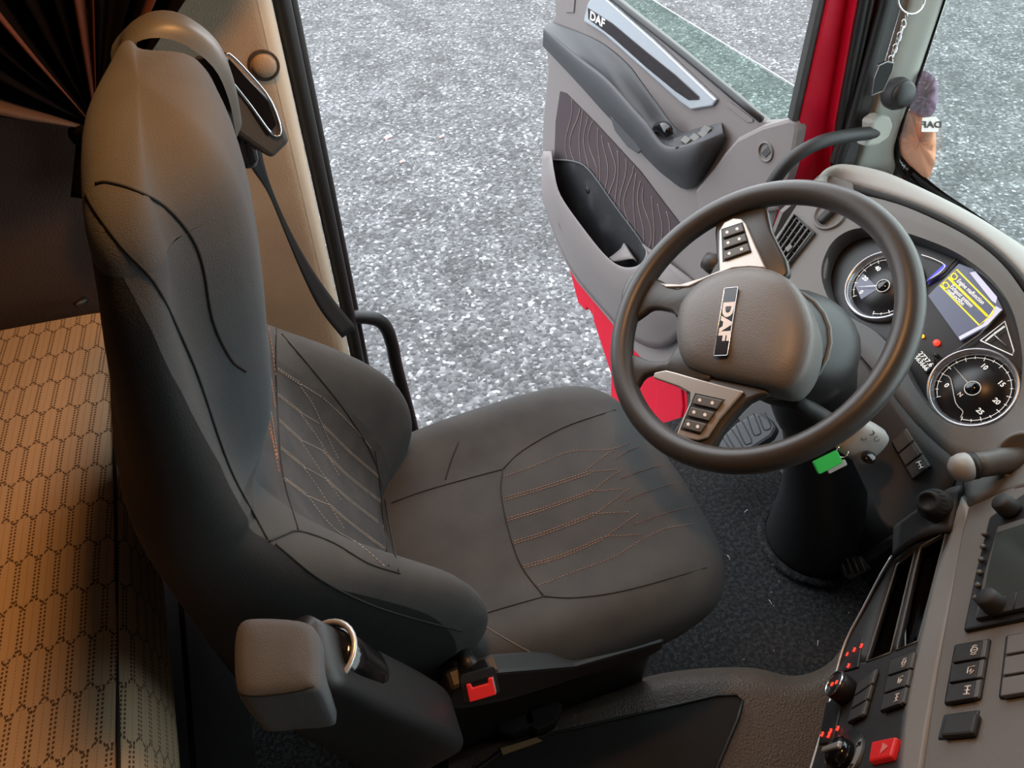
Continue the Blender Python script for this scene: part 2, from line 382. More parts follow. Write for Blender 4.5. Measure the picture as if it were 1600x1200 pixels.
# windscreen: real pane standing on the cowl, black printed border
c0 = on(1400, 262, 'y', 1.085); c1 = on(1477, 0, 'y', 1.085)
sl = (c1.x-c0.x)/(c1.z-c0.z)
def ws(y, z):                                  # gently bowed, raked pane
    return V((c0.x + sl*(z-c0.z) + .10*(1-(y/1.085)**2), y, z))
ys = [1.085-2.17*i/24 for i in range(25)]; zs = [.56+.045*i for i in range(23)]
win = struct(grid('window_1', [[ws(y, z) for y in ys] for z in zs], 'glass'), 'windscreen glass looking down on the asphalt', 'windscreen')
def wspx(x, y, off=0):
    p = at(x, y, 1.4)
    for _ in range(12):
        q = ws(max(-1.08, min(1.085, p.y)), p.z); p = at(x, y, (q.x-off)/D(x, y).x)
    return p
bo = [(1500, -60), (1478, 0), (1442, 110), (1414, 190), (1408, 222), (1414, 244), (1432, 264), (1470, 296), (1520, 330), (1600, 386), (1680, 450)]
bi = [(1492, -60), (1470, 0), (1433, 110), (1402, 200), (1390, 235), (1392, 262), (1402, 290), (1450, 315), (1510, 350), (1590, 410), (1670, 470)]
grid('border', [[wspx(a, b, .004) for a, b in bo], [wspx(a, b, .005) for a, b in bi]], 'gloss_black', win, 1, 4, solid=.001)
# engine cover and console flank
rd = [(700, 1180), (770, 1147), (840, 1120), (920, 1092), (1000, 1066), (1060, 1054), (1120, 1049), (1180, 1050), (1240, 1062), (1290, 1046), (1330, 1005), (1400, 960)]
rows = [[on(x, y-6, 'z', .02) for x, y in rd], [on(x, y, 'z', .10) for x, y in rd], [on(x, y+10, 'z', .128) for x, y in rd], [on(x, y+26, 'z', .136) for x, y in rd], [on(x+(x-1000)*.02, y+60, 'z', .137) for x, y in rd], [on(1000+(x-1000)*.95, 1330, 'z', .14) for x, y in rd], [on(1000+(x-1000)*.9, 1600, 'z', .14) for x, y in rd]]
tun = grid('engine_cover', rows, 'tunnel', thing('engine_cover', 'brown grained vinyl engine cover beside the console foot', 'engine cover', on(1150, 1120, 'z', 0)), 4, 4).parent
hm = Hit([c for c in tun.children])
mo = [(700, 1235), (800, 1165), (860, 1148), (1000, 1116), (1120, 1088), (1150, 1087), (1160, 1096), (1152, 1125), (1120, 1200), (1085, 1290), (700, 1300)]
mp = [(p.x, p.y) for p in (on(a, b, 'z', .142) for a, b in mo)]
plate('rubber_mat', XY, mp, .1395, .006, 'tunnel_mat', tun, bev=.002)
tube('mat_rim', [(a, b, .146) for a, b in mp], .003, 'black', tun, 6, closed=True)
for i, (q, hgt, lbl) in enumerate(((((778, 1108), (800, 1100), (835, 1112), (838, 1130), (800, 1148), (778, 1140)), .02, 'small dark block lying in the gap under the seat edge'), (((820, 1100), (858, 1086), (880, 1100), (868, 1128), (840, 1142), (818, 1128)), .03, 'small tan topped block lying in the gap under the seat'))):
    pp = [on(a, b, 'z', .17) for a, b in q]; b0 = thing('floor_block', lbl, 'block', (pp[0].x, pp[0].y, .13))
    plate('body', XY, [(p.x, p.y) for p in pp], .125, .045, 'seat_back', b0, bev=.004)
    if i: plate('top_strip', XY, [(p.x, p.y) for p in (on(a, b, 'z', .173) for a, b in ((824, 1098), (858, 1087), (866, 1094), (828, 1108)))], .171, .003, 'wood_scrap', b0)
ts = [on(a, b, 'z', .1475) for a, b in ((782, 1170), (838, 1153), (848, 1158), (786, 1180))]
tag(plate('wooden_strip', XY, [(p.x, p.y) for p in ts], .1465, .004, 'wood_scrap', loc=ts[0]), 'thin tan strip lying on the dark mat edge', 'strip')
# floor rail by the seat foot
q0 = on(985, 1050, 'z', .03); q1 = on(1003, 1092, 'z', .03)
tag(tube('seat_rail', [q0, q0.lerp(q1, .5)+V((0, 0, .004)), q1], .012, 'knob_grey', None, 8, 4, loc=q0, flat=.6), 'short grey floor rail beside the carpet edge', 'rail')

# ================================================================== bunk and curtain
bk = thing('bunk_mattress', 'bunk mattress with beige cover of dotted hexagons', 'mattress', (-.6, .1, .57))
prof = [(-.985, .73), (-.8, .733), (-.6, .735), (-.45, .735), (-.34, .733), (-.29, .728), (-.270, .715), (-.262, .69), (-.258, .63), (-.262, .585), (-.275, .57)]
pc = cat([(a, 0, b) for a, b in prof], 4); ysb = [-.95+.0433*i for i in range(48)]
rows = [[V((p.x + .003*math.sin(y*9+p.x*7), y, p.z + .004*math.sin(y*7+p.x*9))) for p in pc] for y in ysb]
mt = grid('cover', rows, 'mattress', bk)
uvl = mt.data.uv_layers.new(name='UVMap'); al = [0]
for a, b in zip(pc, pc[1:]): al.append(al[-1]+(b-a).length)
for lp in mt.data.loops:
    i, j = divmod(lp.vertex_index, len(pc)); uvl.data[lp.index].uv = (al[j] - ysb[i]*.06, ysb[i])
tube('edge_piping', [(-.276, y, .724) for y in ysb], .0022, 'seam', bk, 6)
aabox('base', -.985, -.285, -.95, 1.08, .45, .572, 'black', bk)
struct(aabox('wall_bunk', -1.0, -.29, -1.1, 1.1, 0, .40, 'black'))
# dark cap between the seat and the wall, at the far bunk corner
tag(tube('bunk_strap', [on(118, 479, 'z', .75), on(126, 473, 'z', .752), on(134, 468, 'z', .75)], .006, 'black', None, 8, 3, loc=on(126, 473, 'z', .74)), 'small black loop lying at the far bunk corner', 'strap')
cu = thing('curtain', 'dark bunk curtain with orange stripes gathered at the side wall', 'curtain', (-.2, 1.05, 1.0))
gp = on(152, 196, 'y', 1.07)
fan = [(-160, 150), (-100, 120), (-60, 70), (-60, 20), (-60, -30), (-30, -80), (10, -110), (60, -120), (100, -120), (140, -120), (190, -120), (240, -120), (290, -120), (340, -110)]
def fanpt(i, t, lift=0):                       # fold i (fractional) at share t from the tie to the rail
    k = max(0, min(len(fan)-1.001, i)); a, f = fan[int(k)], k-int(k); b = fan[int(k)+1]
    e = on(a[0]+(b[0]-a[0])*f, a[1]+(b[1]-a[1])*f, 'y', 1.06)
    d = e-gp; p = gp + d*t
    am = .028*min(1, t*1.6)
    p.y = 1.075 - .012 + am*math.sin(i*5.2) - .02*t - lift
    return p
rows = [[fanpt(i*.2, t) for i in range(66)] for t in (.0, .06, .15, .3, .5, .75, 1.0, 1.6, 3.2)]
grid('fabric', rows, 'curtain', cu, 2, 1, solid=.002)
for a, b in ((4.3, 4.66), (7.9, 8.6), (8.75, 9.1), (11.5, 11.9)):
    grid('stripe', [[fanpt(a+(b-a)*k/3, t, .006) for k in range(4)] for t in (.05, .15, .3, .5, .75, 1.0, 1.6, 3.2)], 'curtain_stripe', cu, 2, 1, solid=.001)
grid('hem', [[fanpt(a, t, .008) for a in (.1, .5, .9, 1.2)] for t in (.12, .3, .5, .75, 1.0, 1.6)], 'curtain_hem', cu, 2, 2, solid=.001)
tube('tie', [gp+V((.03*math.cos(a*.7), -.03*abs(math.sin(a*.7)), .012*math.sin(a*.7)-.004)) for a in range(10)], .008, 'curtain', cu, 8, 2)
grid('tail', [[gp+V((.045*s*(.5+t), -.015+.012*math.sin(s*4), -.09*t)) for s in (-1, -.5, 0, .5, 1)] for t in (0, .3, .7, 1)], 'curtain', cu, 3, 3, solid=.002)

# ================================================================== driver seat
Y0 = .635
st = thing('driver_seat', 'dark grey fabric driver seat with stitched panels and raised armrest', 'seat', (.2, Y0, 0))
LV = [(.40, .195, .03, .03, -.13), (.46, .21, .045, .09, -.16), (.53, .218, .04, .125, -.175), (.60, .222, .02, .128, -.185), (.68, .222, -.01, .10, -.19), (.76, .22, -.04, .035, -.195),
      (.84, .215, -.06, -.045, -.2), (.90, .212, -.076, -.083, -.2), (.925, .212, -.074, -.084, -.197), (.945, .211, -.055, -.085, -.193), (1.0, .208, -.034, -.086, -.174), (1.1, .201, -.016, -.080, -.146), (1.16, .190, -.009, -.074, -.126), (1.195, .175, -.009, -.066, -.116)]
def section(z, hw, xf, xe, xb):
    k = hw/.215
    q = min(1, max(0, (z-.93)/.07))
    half = [(xf, 0), (xf-.004*q, .085*k), (xf+(.25-.02*q)*(xe-xf), (.125+.012*q)*k), (xe, .172*k), (xe-min(.014, .2*(xe-xb)), .204*k), (xe*.6+xb*.4, hw), (xb+min(.035, .28*(xe-xb)), hw*.95), (xb+.004, hw*.7), (xb-.008, 0)]
    sk_w = min(1, max(0, (z-1.05)/.15))
    def bk(x, y):                              # the back of the head is set slightly askew
        f = max(0, (xe-.01-x)/max(.01, xe-.01-xb)); return x + sk_w*min(1, f)*.11*y
    return [V((bk(x, y), Y0+y, z)) for x, y in half] + [V((bk(x, -y), Y0-y, z)) for x, y in half[-2:0:-1]]
rows = smooth_rows([section(*l) for l in LV], 4, 4, True); Cn = len(rows[0]); R = len(rows)
def part(name, j0, j1, m, i0=0, i1=None, cap=False):
    i1 = i1 or R; js = [j % Cn for j in range(j0, j1+1)]
    vs = [rows[i][j] for i in range(i0, i1) for j in js]; f = gridfaces(i1-i0, len(js))
    return ob(name, vs, f, m, st)
RS = 4*9                                       # row where the headrest begins
ins = part('back_insert', -9, 9, 'seat_insert', 0, RS+1)
hr = part('headrest', -10, 10, 'seat_pad', RS)
def bcol(z):                                   # column where the near and far edge seams run
    for (z0, b0), (z1, b1) in (((0, 17.5), (.8, 17.5)), ((.8, 17.5), (.88, 14.5)), ((.88, 14.5), (1.0, 14)), ((1.0, 14), (1.1, 16.5)), ((1.1, 16.5), (1.16, 19.5)), ((1.16, 19.5), (1.21, 23))):
        if z <= z1: return b0+(b1-b0)*(z-z0)/(z1-z0)
    return 23
def rowpt(i, c):
    a = math.floor(c); return rows[i][a % Cn].lerp(rows[i][(a+1) % Cn], c-a)
def span(name, f0, f1, m, i0, i1, n):
    rr_ = [[rowpt(i, f0(i)+(f1(i)-f0(i))*k/n) for k in range(n+1)] for i in range(i0, i1)]
    return ob(name, [p for r in rr_ for p in r], gridfaces(len(rr_), n+1), m, st)
bc_ = [bcol(r[0].z) for r in rows]
bol_f = span('back_bolster', lambda i: 9, lambda i: bc_[i], 'seat', 0, RS+1, 9); bol_n = span('back_bolster', lambda i: Cn-bc_[i], lambda i: Cn-9, 'seat', 0, RS+1, 9)
wg_f = span('headrest_wing', lambda i: 10, lambda i: bc_[i], 'seat_pad', RS, R, 8); wg_n = span('headrest_wing', lambda i: Cn-bc_[i], lambda i: Cn-10, 'seat_pad', RS, R, 8)
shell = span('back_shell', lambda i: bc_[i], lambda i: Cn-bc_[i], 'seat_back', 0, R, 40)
cen = sum(rows[-1], V())/Cn
tr = [[cen + (p-cen)*sc_ + V((0, 0, dz)) for p in rows[-1]] for sc_, dz in ((1, 0), (.965, .014), (.90, .027), (.80, .038), (.64, .047), (.4, .053), (.12, .056), (.0005, .0565))]
ht = grid('headrest_top', tr, 'seat_pad', st, 2, 1, closed=True)
# cushion
CV = [(.0, .20, .455, .465), (.06, .228, .475, .49), (.15, .245, .487, .507), (.30, .254, .496, .512), (.42, .254, .50, .512), (.49, .246, .497, .503), (.535, .228, .480, .482), (.562, .20, .448, .448), (.574, .165, .41, .41)]
def csec(x, hw, zc, zb):
    k = hw/.25; zl = .37
    dx = .02
    half = [(0, zc), (.10*k, zc), (.15*k, zc*.5+zb*.5), (.195*k, zb), (.228*k, zb-.012), (hw, zb-.05), (hw-.008, zl+.02), (hw-.04, zl), (0, zl)]
    return [V((x-.5*y*y*(x/.5), Y0+y, z)) for y, z in half] + [V((x-.5*y*y*(x/.5), Y0-y, z)) for y, z in half[-2:0:-1]]
crow = smooth_rows([csec(*l) for l in CV], 5, 4, True); Cc = len(crow[0])
def cpart(name, j0, j1, i0, i1, m):
    js = [j % Cc for j in range(j0, j1+1)]
    return ob(name, [crow[i][j] for i in range(i0, i1) for j in js], gridfaces(i1-i0, len(js)), m, st)
Rc = len(crow)
cu_top = cpart('seat_cushion', -Cc//2, Cc//2, 0, Rc, 'seat')
ob('cushion_front', crow[-1], [tuple(range(Cc))], 'seat', st, smooth=False)
hcush = Hit([cu_top]); hins = Hit([ins, bol_f]); hback = hhead = Hit([hr, ht, wg_f, wg_n, ins, bol_f, bol_n, shell])
def seam(h, px, m='seam', r=.0012, lift=.0003):
    p = h.pts(px, lift)
    if len(p) > 2: tube('seam', p, r, m, st, 5)
# cushion seams and stitching
for s in ([(612, 786), (660, 768), (730, 748), (786, 733)], [(786, 733), (783, 770), (795, 830), (815, 885), (850, 932)], [(722, 970), (780, 952), (850, 932)], [(786, 733), (815, 705), (880, 668), (962, 640)], [(850, 932), (900, 934), (980, 922), (1104, 887)]):
    seam(hcush, s)
seam(hcush, [(738, 966), (790, 998), (850, 1028), (900, 1035)], 'seam_pale', .0007)
seam(hcush, [(717, 690), (705, 720), (696, 750)], 'seam', .0012)
pair = lambda l, d: ([(x, y-d) for x, y in l], [(x, y+d) for x, y in l])
geo = []
for l in ([(788, 780), (850, 762), (925, 737), (960, 718), (1000, 698)], [(793, 812), (850, 795), (925, 768), (970, 748), (1048, 724)], [(803, 848), (860, 830), (930, 803), (975, 783), (1065, 752)], [(818, 886), (880, 868), (945, 840), (990, 820), (1085, 790)]):
    for q in pair(l[:3], 2): geo += dashes(hcush.pts(q, .0006), .0032, .0022, .0006)
    for q in pair([l[3], l[4]], 2): geo += dashes(hcush.pts([l[3], ((l[3][0]+l[4][0])/2, (l[3][1]+l[4][1])/2-2), l[4]], .0006), .0032, .0022, .0006)
for l in ([(786, 745), (830, 730), (890, 706), (950, 703), (985, 692)], [(925, 737), (950, 735), (965, 733)], [(925, 768), (950, 766), (975, 764)], [(930, 803), (960, 801), (985, 800)], [(945, 838), (975, 837), (1000, 835)],
          [(915, 735), (945, 712), (960, 703)], [(925, 768), (950, 748), (975, 732)], [(930, 803), (955, 785), (985, 762)], [(945, 840), (975, 818), (1000, 800)], [(840, 915), (900, 893), (960, 870), (1005, 842), (1040, 826), (1085, 818)]):
    geo += dashes(hcush.pts(l, .0006), .0032, .0025, .0005)
multi('stitching', geo, 'thread_rust', st)
# backrest seams and stitching
for s in ([(432, 500), (431, 560), (434, 660), (442, 745), (466, 830)], [(440, 522), (490, 580), (545, 650), (585, 720), (605, 800), (622, 893)], [(586, 705), (596, 780), (607, 884)], [(420, 846), (444, 836), (468, 830), (520, 848), (575, 880), (625, 896)], [(418, 843), (400, 810), (365, 745), (340, 680), (310, 590), (280, 520), (240, 440), (190, 385), (150, 330), (134, 300)], [(430, 850), (500, 905), (580, 945), (660, 970), (722, 986)]):
    seam(hback, s)
seam(hhead, [(150, 287), (168, 285), (210, 297), (260, 325), (300, 372), (318, 420), (332, 500), (360, 560), (384, 580)])
geo = []
for l in ([(434, 577), (470, 600), (505, 622)], [(434, 617), (470, 645), (500, 663)], [(436, 657), (470, 688), (505, 705)], [(438, 700), (475, 730), (508, 748)], [(442, 747), (480, 775), (515, 790)]):
    for q in pair(l[:2], 1.5): geo += dashes(hback.pts(q, .0006), .003, .002, .0005)
    geo += dashes(hback.pts(l[1:], .0006), .003, .002, .0005)
for l in ([(505, 665), (545, 705), (592, 745)], [(505, 706), (545, 745), (596, 785)], [(508, 748), (550, 785), (600, 823)], [(515, 790), (550, 820), (604, 860)]):
    for q in pair(l, 1.5): geo += dashes(hback.pts(q, .0006), .003, .002, .0005)
for l in ([(505, 622), (545, 660), (580, 700)], [(470, 605), (490, 635), (515, 690), (530, 720)], [(470, 648), (500, 690), (530, 745)], [(470, 690), (500, 735), (535, 785)], [(475, 732), (505, 775), (540, 830)], [(480, 775), (520, 825), (560, 850), (604, 888)]):
    geo += dashes(hback.pts(l, .0006), .003, .0022, .0005)
multi('stitching', geo, 'thread', st)
geo = []
for l in ([(397, 392), (406, 430), (414, 480), (424, 540), (432, 600)], [(398, 450), (408, 500), (420, 570), (430, 640)], [(398, 510), (410, 570), (424, 650), (434, 720)], [(397, 545), (412, 610), (426, 690), (436, 740)], [(391, 572), (405, 615), (420, 670), (434, 720)]):
    geo += dashes(hins.pts(l, .0006, 6), .004, .002, .0006)
multi('stitching', geo, 'thread_rust', st)
# frame trim over the far shoulder
rows = []
for x, z, wd in ((-.10, 1.19, .02), (-.09, 1.222, .024), (-.06, 1.238, .028), (-.03, 1.232, .032), (-.006, 1.205, .032), (.000, 1.17, .028), (-.003, 1.13, .02)):
    rows.append([V((x-.008, .782, z-.008)), V((x, .79, z)), V((x+.002, .805, z+.002)), V((x, .812+wd, z-.004)), V((x-.012, .818+wd, z-.014))])
grid('shoulder_trim', rows, 'knob_grey', st, 4, 3)
# belt guide
fg = Frame(on(381, 170, 'y', .865), (1, .15, 0), (0, .35, 1))
gk = 1.2
gs_ = lambda l: [(a*gk, b*gk) for a, b in l]
plate('belt_guide', fg, gs_([(-.026, .050), (-.008, .052), (.024, .0), (.027, -.034), (.006, -.045), (-.026, -.006)]), -.045, .085, 'dash_dark', st, bev=.005)
plate('guide_face', fg, gs_([(-.004, .046), (.018, .004), (.019, -.016), (.008, -.024), (-.008, .030)]), .0405, .001, 'gloss_black', st)
tube('guide_chrome', [fg.p(a, b, .042) for a, b in gs_(((-.009, .045), (-.003, .049), (.010, .028), (.0205, .004), (.0215, -.022), (.013, -.024), (.002, .004), (-.010, .034)))], .0016, 'chrome', st, 6, 3, closed=True)
tube('guide_roller', [on(375, 205, 'y', .87), on(383, 232, 'y', .88), on(388, 252, 'y', .885)], .013, 'gloss_black', st, 12, 3)
bw = [(391, 222, .885, .014), (402, 258, .89, .010), (422, 300, .90, .004), (449, 362, .91, .005), (480, 425, .925, .010), (512, 478, .94, .016), (546, 520, .95, .018)]
rows = []
for x, y, yy, hw in bw:
    c = on(x, y, 'y', yy); dx = V((hw*.8, hw*.4, .0)); rows.append([c-dx, c, c+dx])
grid('belt_webbing', rows, 'black_soft', st, 5, 2, solid=.0015)
# lower plinth, side skirt, buckle
aabox('suspension_base', .03, .44, .44, .83, .0, .36, 'black', st, bev=.01)
sk = [(686, 1112), (705, 1080), (780, 1052), (900, 1042), (1040, 1002), (1036, 1016), (1000, 1034), (900, 1062), (800, 1092)]
fs = Frame((0, .385, 0), (1, 0, 0), (0, 0, 1))
platepx('side_skirt', fs, sk, -.02, .03, 'black', st, bev=.006)
fb = Frame(on(750, 1070, 'y', .355), (1, -.08, 0), (-.1, .75, .66))
bc = box('buckle', fb.moved(0, -.005, -.035), .021, .014, .035, 'gloss_black', st, bev=.004)
plate('release_button', fb, [(-.017, -.016), (.017, -.016), (.017, .006), (.011, .006), (.010, .0), (-.010, .0), (-.011, .006), (-.017, .006)], 0, .004, 'red_button', bc, bev=.0015)
plate('rim', fb, rrect(.0225, .0165, .004), -.006, .0055, 'black', bc)
tube('buckle_stalk', [fb.p(0, 0, -.06), fb.p(-.02, .02, -.10), (.05, .40, .42)], .012, 'black', st, 8, 4)
# raised armrest
A0 = on(655, 1150, 'y', .33); A1 = on(440, 1030, 'z', .85); ax = (A1-A0).normalized(); ay = V((0, 1, 0)); ay = (ay-ax*ay.dot(ax)).normalized(); ab = ax.cross(ay).normalized()
if ab.x < 0: ab = -ab
def asec(t, hy, hb, shift=0):
    c = A0.lerp(A1, t) + ab*shift
    return [c + ay*(a) + ab*(b) for a, b in rrect(hy, hb, min(hy, hb)*.38, 5)]
ar = grid('armrest', [asec(-.10, .02, .03, .0), asec(-.05, .034, .045), asec(.05, .040, .050, .002), asec(.3, .040, .048, .002), asec(.6, .038, .043), asec(.98, .034, .036)], 'black', st, 3, 1, closed=True, caps=True)
fpa = Frame(on(432, 1025, 'z', .875), (1, 0, 0), (0, 1, 0))
po = [fpa.uv(x, y, 0) for x, y in ((372, 968), (402, 961), (468, 965), (492, 978), (500, 1010), (501, 1066), (488, 1080), (430, 1085), (380, 1088), (364, 1068), (362, 1000))]
po = [(p.x, p.y) for p in cat([(a, b, 0) for a, b in po], 3, True)]
pad = dome('armrest_pad', fpa, po, [(.80, -.10), (.97, -.085), (1.0, -.05), (1.0, -.018), (.975, -.007), (.93, -.002), (.7, .001), (.3, .002)], 'seat_pad', st)
hp = Hit([pad])
for q in ([(366, 1082), (400, 1086), (460, 1080), (490, 1072)], [(372, 968), (410, 962), (470, 968), (494, 986)]):
    p = hp.pts(q, .0005)
    if len(p) > 2: tube('seam', p, .0014, 'seam', pad, 5)
fk = Frame(on(548, 1046, 'y', .345), -ax, (0, -.7, .3))
kn = lathe('height_knob', Frame(fk.o, fk.u, fk.n), [(.022, -.05), (.029, -.046), (.030, -.02), (.029, .02), (.026, .034), (.015, .040), (.0008, .041)], 'gloss_black', st, 28)
tube('knob_ring', [Frame(fk.o, fk.u, fk.n).p(a, b, -.050) for a, b in circ(.031, 28)], .003, 'silver', kn, 6, closed=True)

# ================================================================== open driver door
FD = Frame((1.12, 1.2, 0), (.139, -.990, 0), (0, 0, 1))       # a = minus distance from the hinge, n = inner side
dr = thing('cab_door', 'open cab door with grey inner trim, dark armrest and red lower skin', 'door', (1.12, 1.2, -.5))
def U(l): return [(-a, b) for a, b in l]
outl = [(1.0, .66), (1.015, .84), (.712, .79), (.409, .752), (.09, .706), (.0, .748), (-.016, .735), (-.026, .60), (-.01, .2), (.05, -.2), (.25, -.268), (.40, -.268), (.556, -.248), (.774, -.223), (.905, -.172), (.985, -.072), (1.04, .02), (1.052, .10), (1.05, .30), (1.03, .48), (1.045, .54), (1.045, .60)]
plate('inner_trim', FD, U(outl), -.03, .03, 'door_grey', dr, bev=.008)
# red skin below and behind the trim
rl = [(.97, -.05), (.935, -.16), (.80, -.36), (.745, -.36), (.735, -.335), (.70, -.345), (.53, -.53), (.50, -.60), (.45, -.72), (.05, -.72), (-.02, -.4), (-.02, .5), (.95, .5)]
plate('outer_skin', FD, U(rl), -.075, .04, 'red_paint', dr, bev=.006)
plate('skin_step', FD, U([(.70, -.22), (.665, -.34), (.52, -.50), (.49, -.70), (.06, -.70), (.04, -.2)]), -.04, .025, 'red_paint', dr, bev=.008)
plate('skin_flange', FD, U([(.36, -.2), (.26, -.34), (.20, -.68), (.10, -.68), (.12, -.30), (.16, -.2)]), -.02, .012, 'red_paint', dr, bev=.006)
plate('lock_latch', FD, U([(.845, -.215), (.83, -.235), (.815, -.225), (.83, -.205)]), -.04, .012, 'dash_dark', dr, bev=.003)
# fabric insert and its wavy lines
fin = platepx('fabric_insert', FD, [(875, 143), (884, 146), (930, 192), (1000, 268), (1062, 350), (1072, 380), (1030, 420), (1005, 400), (960, 330), (920, 265), (866, 248), (868, 190)], .0, .004, 'door_fabric', dr)
hf = Hit([fin]); geo = []
for k in range(17):
    t = k/16; a = (880+150*t+10, 150+190*t-10); b = (866+150*t+22, 268+200*t)
    ln = []
    for s in range(13):
        f = s/12; wv = math.sin(f*7+k*.8)*(5+3*math.sin(k*2.1)); ln.append((a[0]+(b[0]-a[0])*f+wv, a[1]+(b[1]-a[1])*f))
    p = hf.pts(ln, .0010, 3)
    if len(p) > 5: geo.append(tube_geo(p, .0013, 4))
multi('woven_line', geo, 'door_line', fin)
# pocket: outer wall, inside, bottle ring
lip = [(862, 236, .03), (866, 268, .065), (876, 305, .08), (908, 352, .085), (945, 398, .085), (972, 417, .08), (998, 415, .065), (1010, 396, .03), (1002, 378, .006)]
bot = [(848, 236, .0), (846, 300, .02), (862, 355, .02), (894, 425, .02), (940, 482, .02), (985, 528, .02), (1035, 545, .02), (1080, 500, .015), (1085, 440, .006)]
rows = [[FD.px(x, y, w_-.006)+V((0, 0, -.004)) for x, y, w_ in lip], [FD.px(x, y, w_) for x, y, w_ in lip]]
for f in (.12, .4, .7, 1.0):
    r_ = []
    for (a, b) in zip(lip, bot):
        x = a[0]+(b[0]-a[0])*f; y = a[1]+(b[1]-a[1])*f; wv = a[2]*(1-f*f)+b[2]*f*f+.012*math.sin(math.pi*f); r_.append(FD.px(x, y, wv))
    rows.append(r_)
grid('pocket_wall', rows, 'door_grey', dr, 3, 4, solid=.004)
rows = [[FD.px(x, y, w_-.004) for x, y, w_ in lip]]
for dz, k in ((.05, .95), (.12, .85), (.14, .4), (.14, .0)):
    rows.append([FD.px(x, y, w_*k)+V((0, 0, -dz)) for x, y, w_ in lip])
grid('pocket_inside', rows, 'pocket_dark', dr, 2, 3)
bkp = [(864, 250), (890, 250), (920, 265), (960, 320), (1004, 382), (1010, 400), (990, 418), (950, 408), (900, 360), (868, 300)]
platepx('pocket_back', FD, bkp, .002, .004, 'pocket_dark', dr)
tube('pocket_rim', [FD.px(x, y, .008) for x, y in ((866, 250), (895, 252), (920, 265), (960, 320), (1000, 374), (1008, 392))], .0035, 'door_dark', dr, 8, 4)
fbz = Frame(FD.px(918, 297, .007), FD.h, FD.u)
lathe('pocket_screw', fbz, [(.012, -.001), (.011, .002), (.006, .003), (.0005, .003)], 'black', dr, 16)
grid('bottle_holder', [[FD.px(952, 402, .06), FD.px(958, 398, .045), FD.px(970, 388, .025), FD.px(976, 380, .012), FD.px(990, 402, .01)], [FD.px(956, 408, .062), FD.px(966, 408, .05), FD.px(980, 405, .04), FD.px(990, 404, .03), FD.px(996, 408, .02)]], 'door_grey', dr, 3, 3, solid=.004)
# armrest with the grip well and switches
up_ = [(858, 33), (899, 48), (941, 69), (980, 102), (1003, 132), (1025, 162), (1061, 204), (1092, 200), (1127, 192)]
rg_ = [(849, 45), (899, 90), (944, 126), (975, 160), (993, 180), (1010, 198), (1040, 231), (1090, 224), (1130, 208)]
lo_ = [(848, 72), (899, 126), (944, 176), (975, 208), (990, 224), (1003, 240), (1040, 276), (1082, 294), (1136, 216)]
wl_ = [0, 0, .5, 1, 1, 1, .0, 0, 0]
wr_ = [.045, .06, .075, .085, .088, .09, .09, .075, .02]
R0, R1, R2, R3, R4, R5, R6 = [], [], [], [], [], [], []
for u_, r_, l_, k, wv in zip(up_, rg_, lo_, wl_, wr_):
    p0 = FD.px(*u_, .004); p3 = FD.px(*r_, wv)
    R0.append(FD.px(*u_, 0)); R1.append(p0)
    dn = V((0, 0, -.045*k))
    R2.append(p0.lerp(p3, .22)+dn); R3.append(p0.lerp(p3, .68)+dn); R4.append(p0.lerp(p3, .86)); R5.append(p3)
    R6.append(FD.px(*l_, .012))
mid = [FD.px((a[0]*.5+b[0]*.5), (a[1]*.5+b[1]*.5), wv*.92) for a, b, wv in zip(rg_, lo_, wr_)]
da = grid('armrest', [R0, R1, R2, R3, R4, R5, mid, R6], 'door_dark', dr, 3, 5)
hd = Hit([da])
sw = [(1052, 216), (1112, 197), (1120, 204), (1098, 222), (1055, 231)]
fsw = Frame(hd.pts([(1085, 213)], 0, 0)[0] if hd.pts([(1085, 213)], 0, 0) else FD.px(1085, 213, .06), FD.h, (FD.u*.55 - FD.n*.83))
sp_ = platepx('window_switches', fsw, sw, .004, .006, 'black', dr, bev=.002)
for cx, cy in ((1072, 220), (1086, 216), (1099, 210), (1104, 203)):
    a, b = fsw.uv(cx, cy, .01)
    plate('switch', fsw, rrect(.012, .009, .003, 3, a, b), .010, .005, 'knob_grey', sp_, bev=.002)
fhn = Frame(FD.px(1035, 200, .04), FD.h, FD.u)
tube('door_handle', [FD.px(1018, 205, .03), FD.px(1028, 198, .042), FD.px(1040, 200, .05), FD.px(1046, 212, .05)], [.010, .014, .016, .015, .012], 'gloss_black', dr, 12, 4, flat=.7)
platepx('grip_scoop', FD, [(952, 180), (966, 190), (1000, 225), (1002, 236), (996, 241), (980, 230), (960, 205)], .018, .008, 'door_dark', dr, bev=.004)
# mirror-side cap with lock
capo = [(1115, 262), (1130, 240), (1150, 216), (1190, 196), (1232, 184), (1246, 188), (1247, 205), (1236, 262), (1215, 330), (1110, 345), (1090, 335), (1085, 298)]
platepx('corner_cap', FD, capo, .0, .03, 'door_grey', dr, bev=.01)
fl_ = Frame(FD.px(1197, 237, .03), FD.h, FD.u)
lathe('lock_bezel', fl_, [(.024, -.002), (.023, .004), (.019, .004), (.018, -.008), (.0005, -.009)], 'dash', dr, 24)
plate('lock_bar', fl_, [(-.013, -.009), (.004, -.014), (.015, .006), (.0, .014)], -.006, .008, 'door_dark', dr, bev=.002)
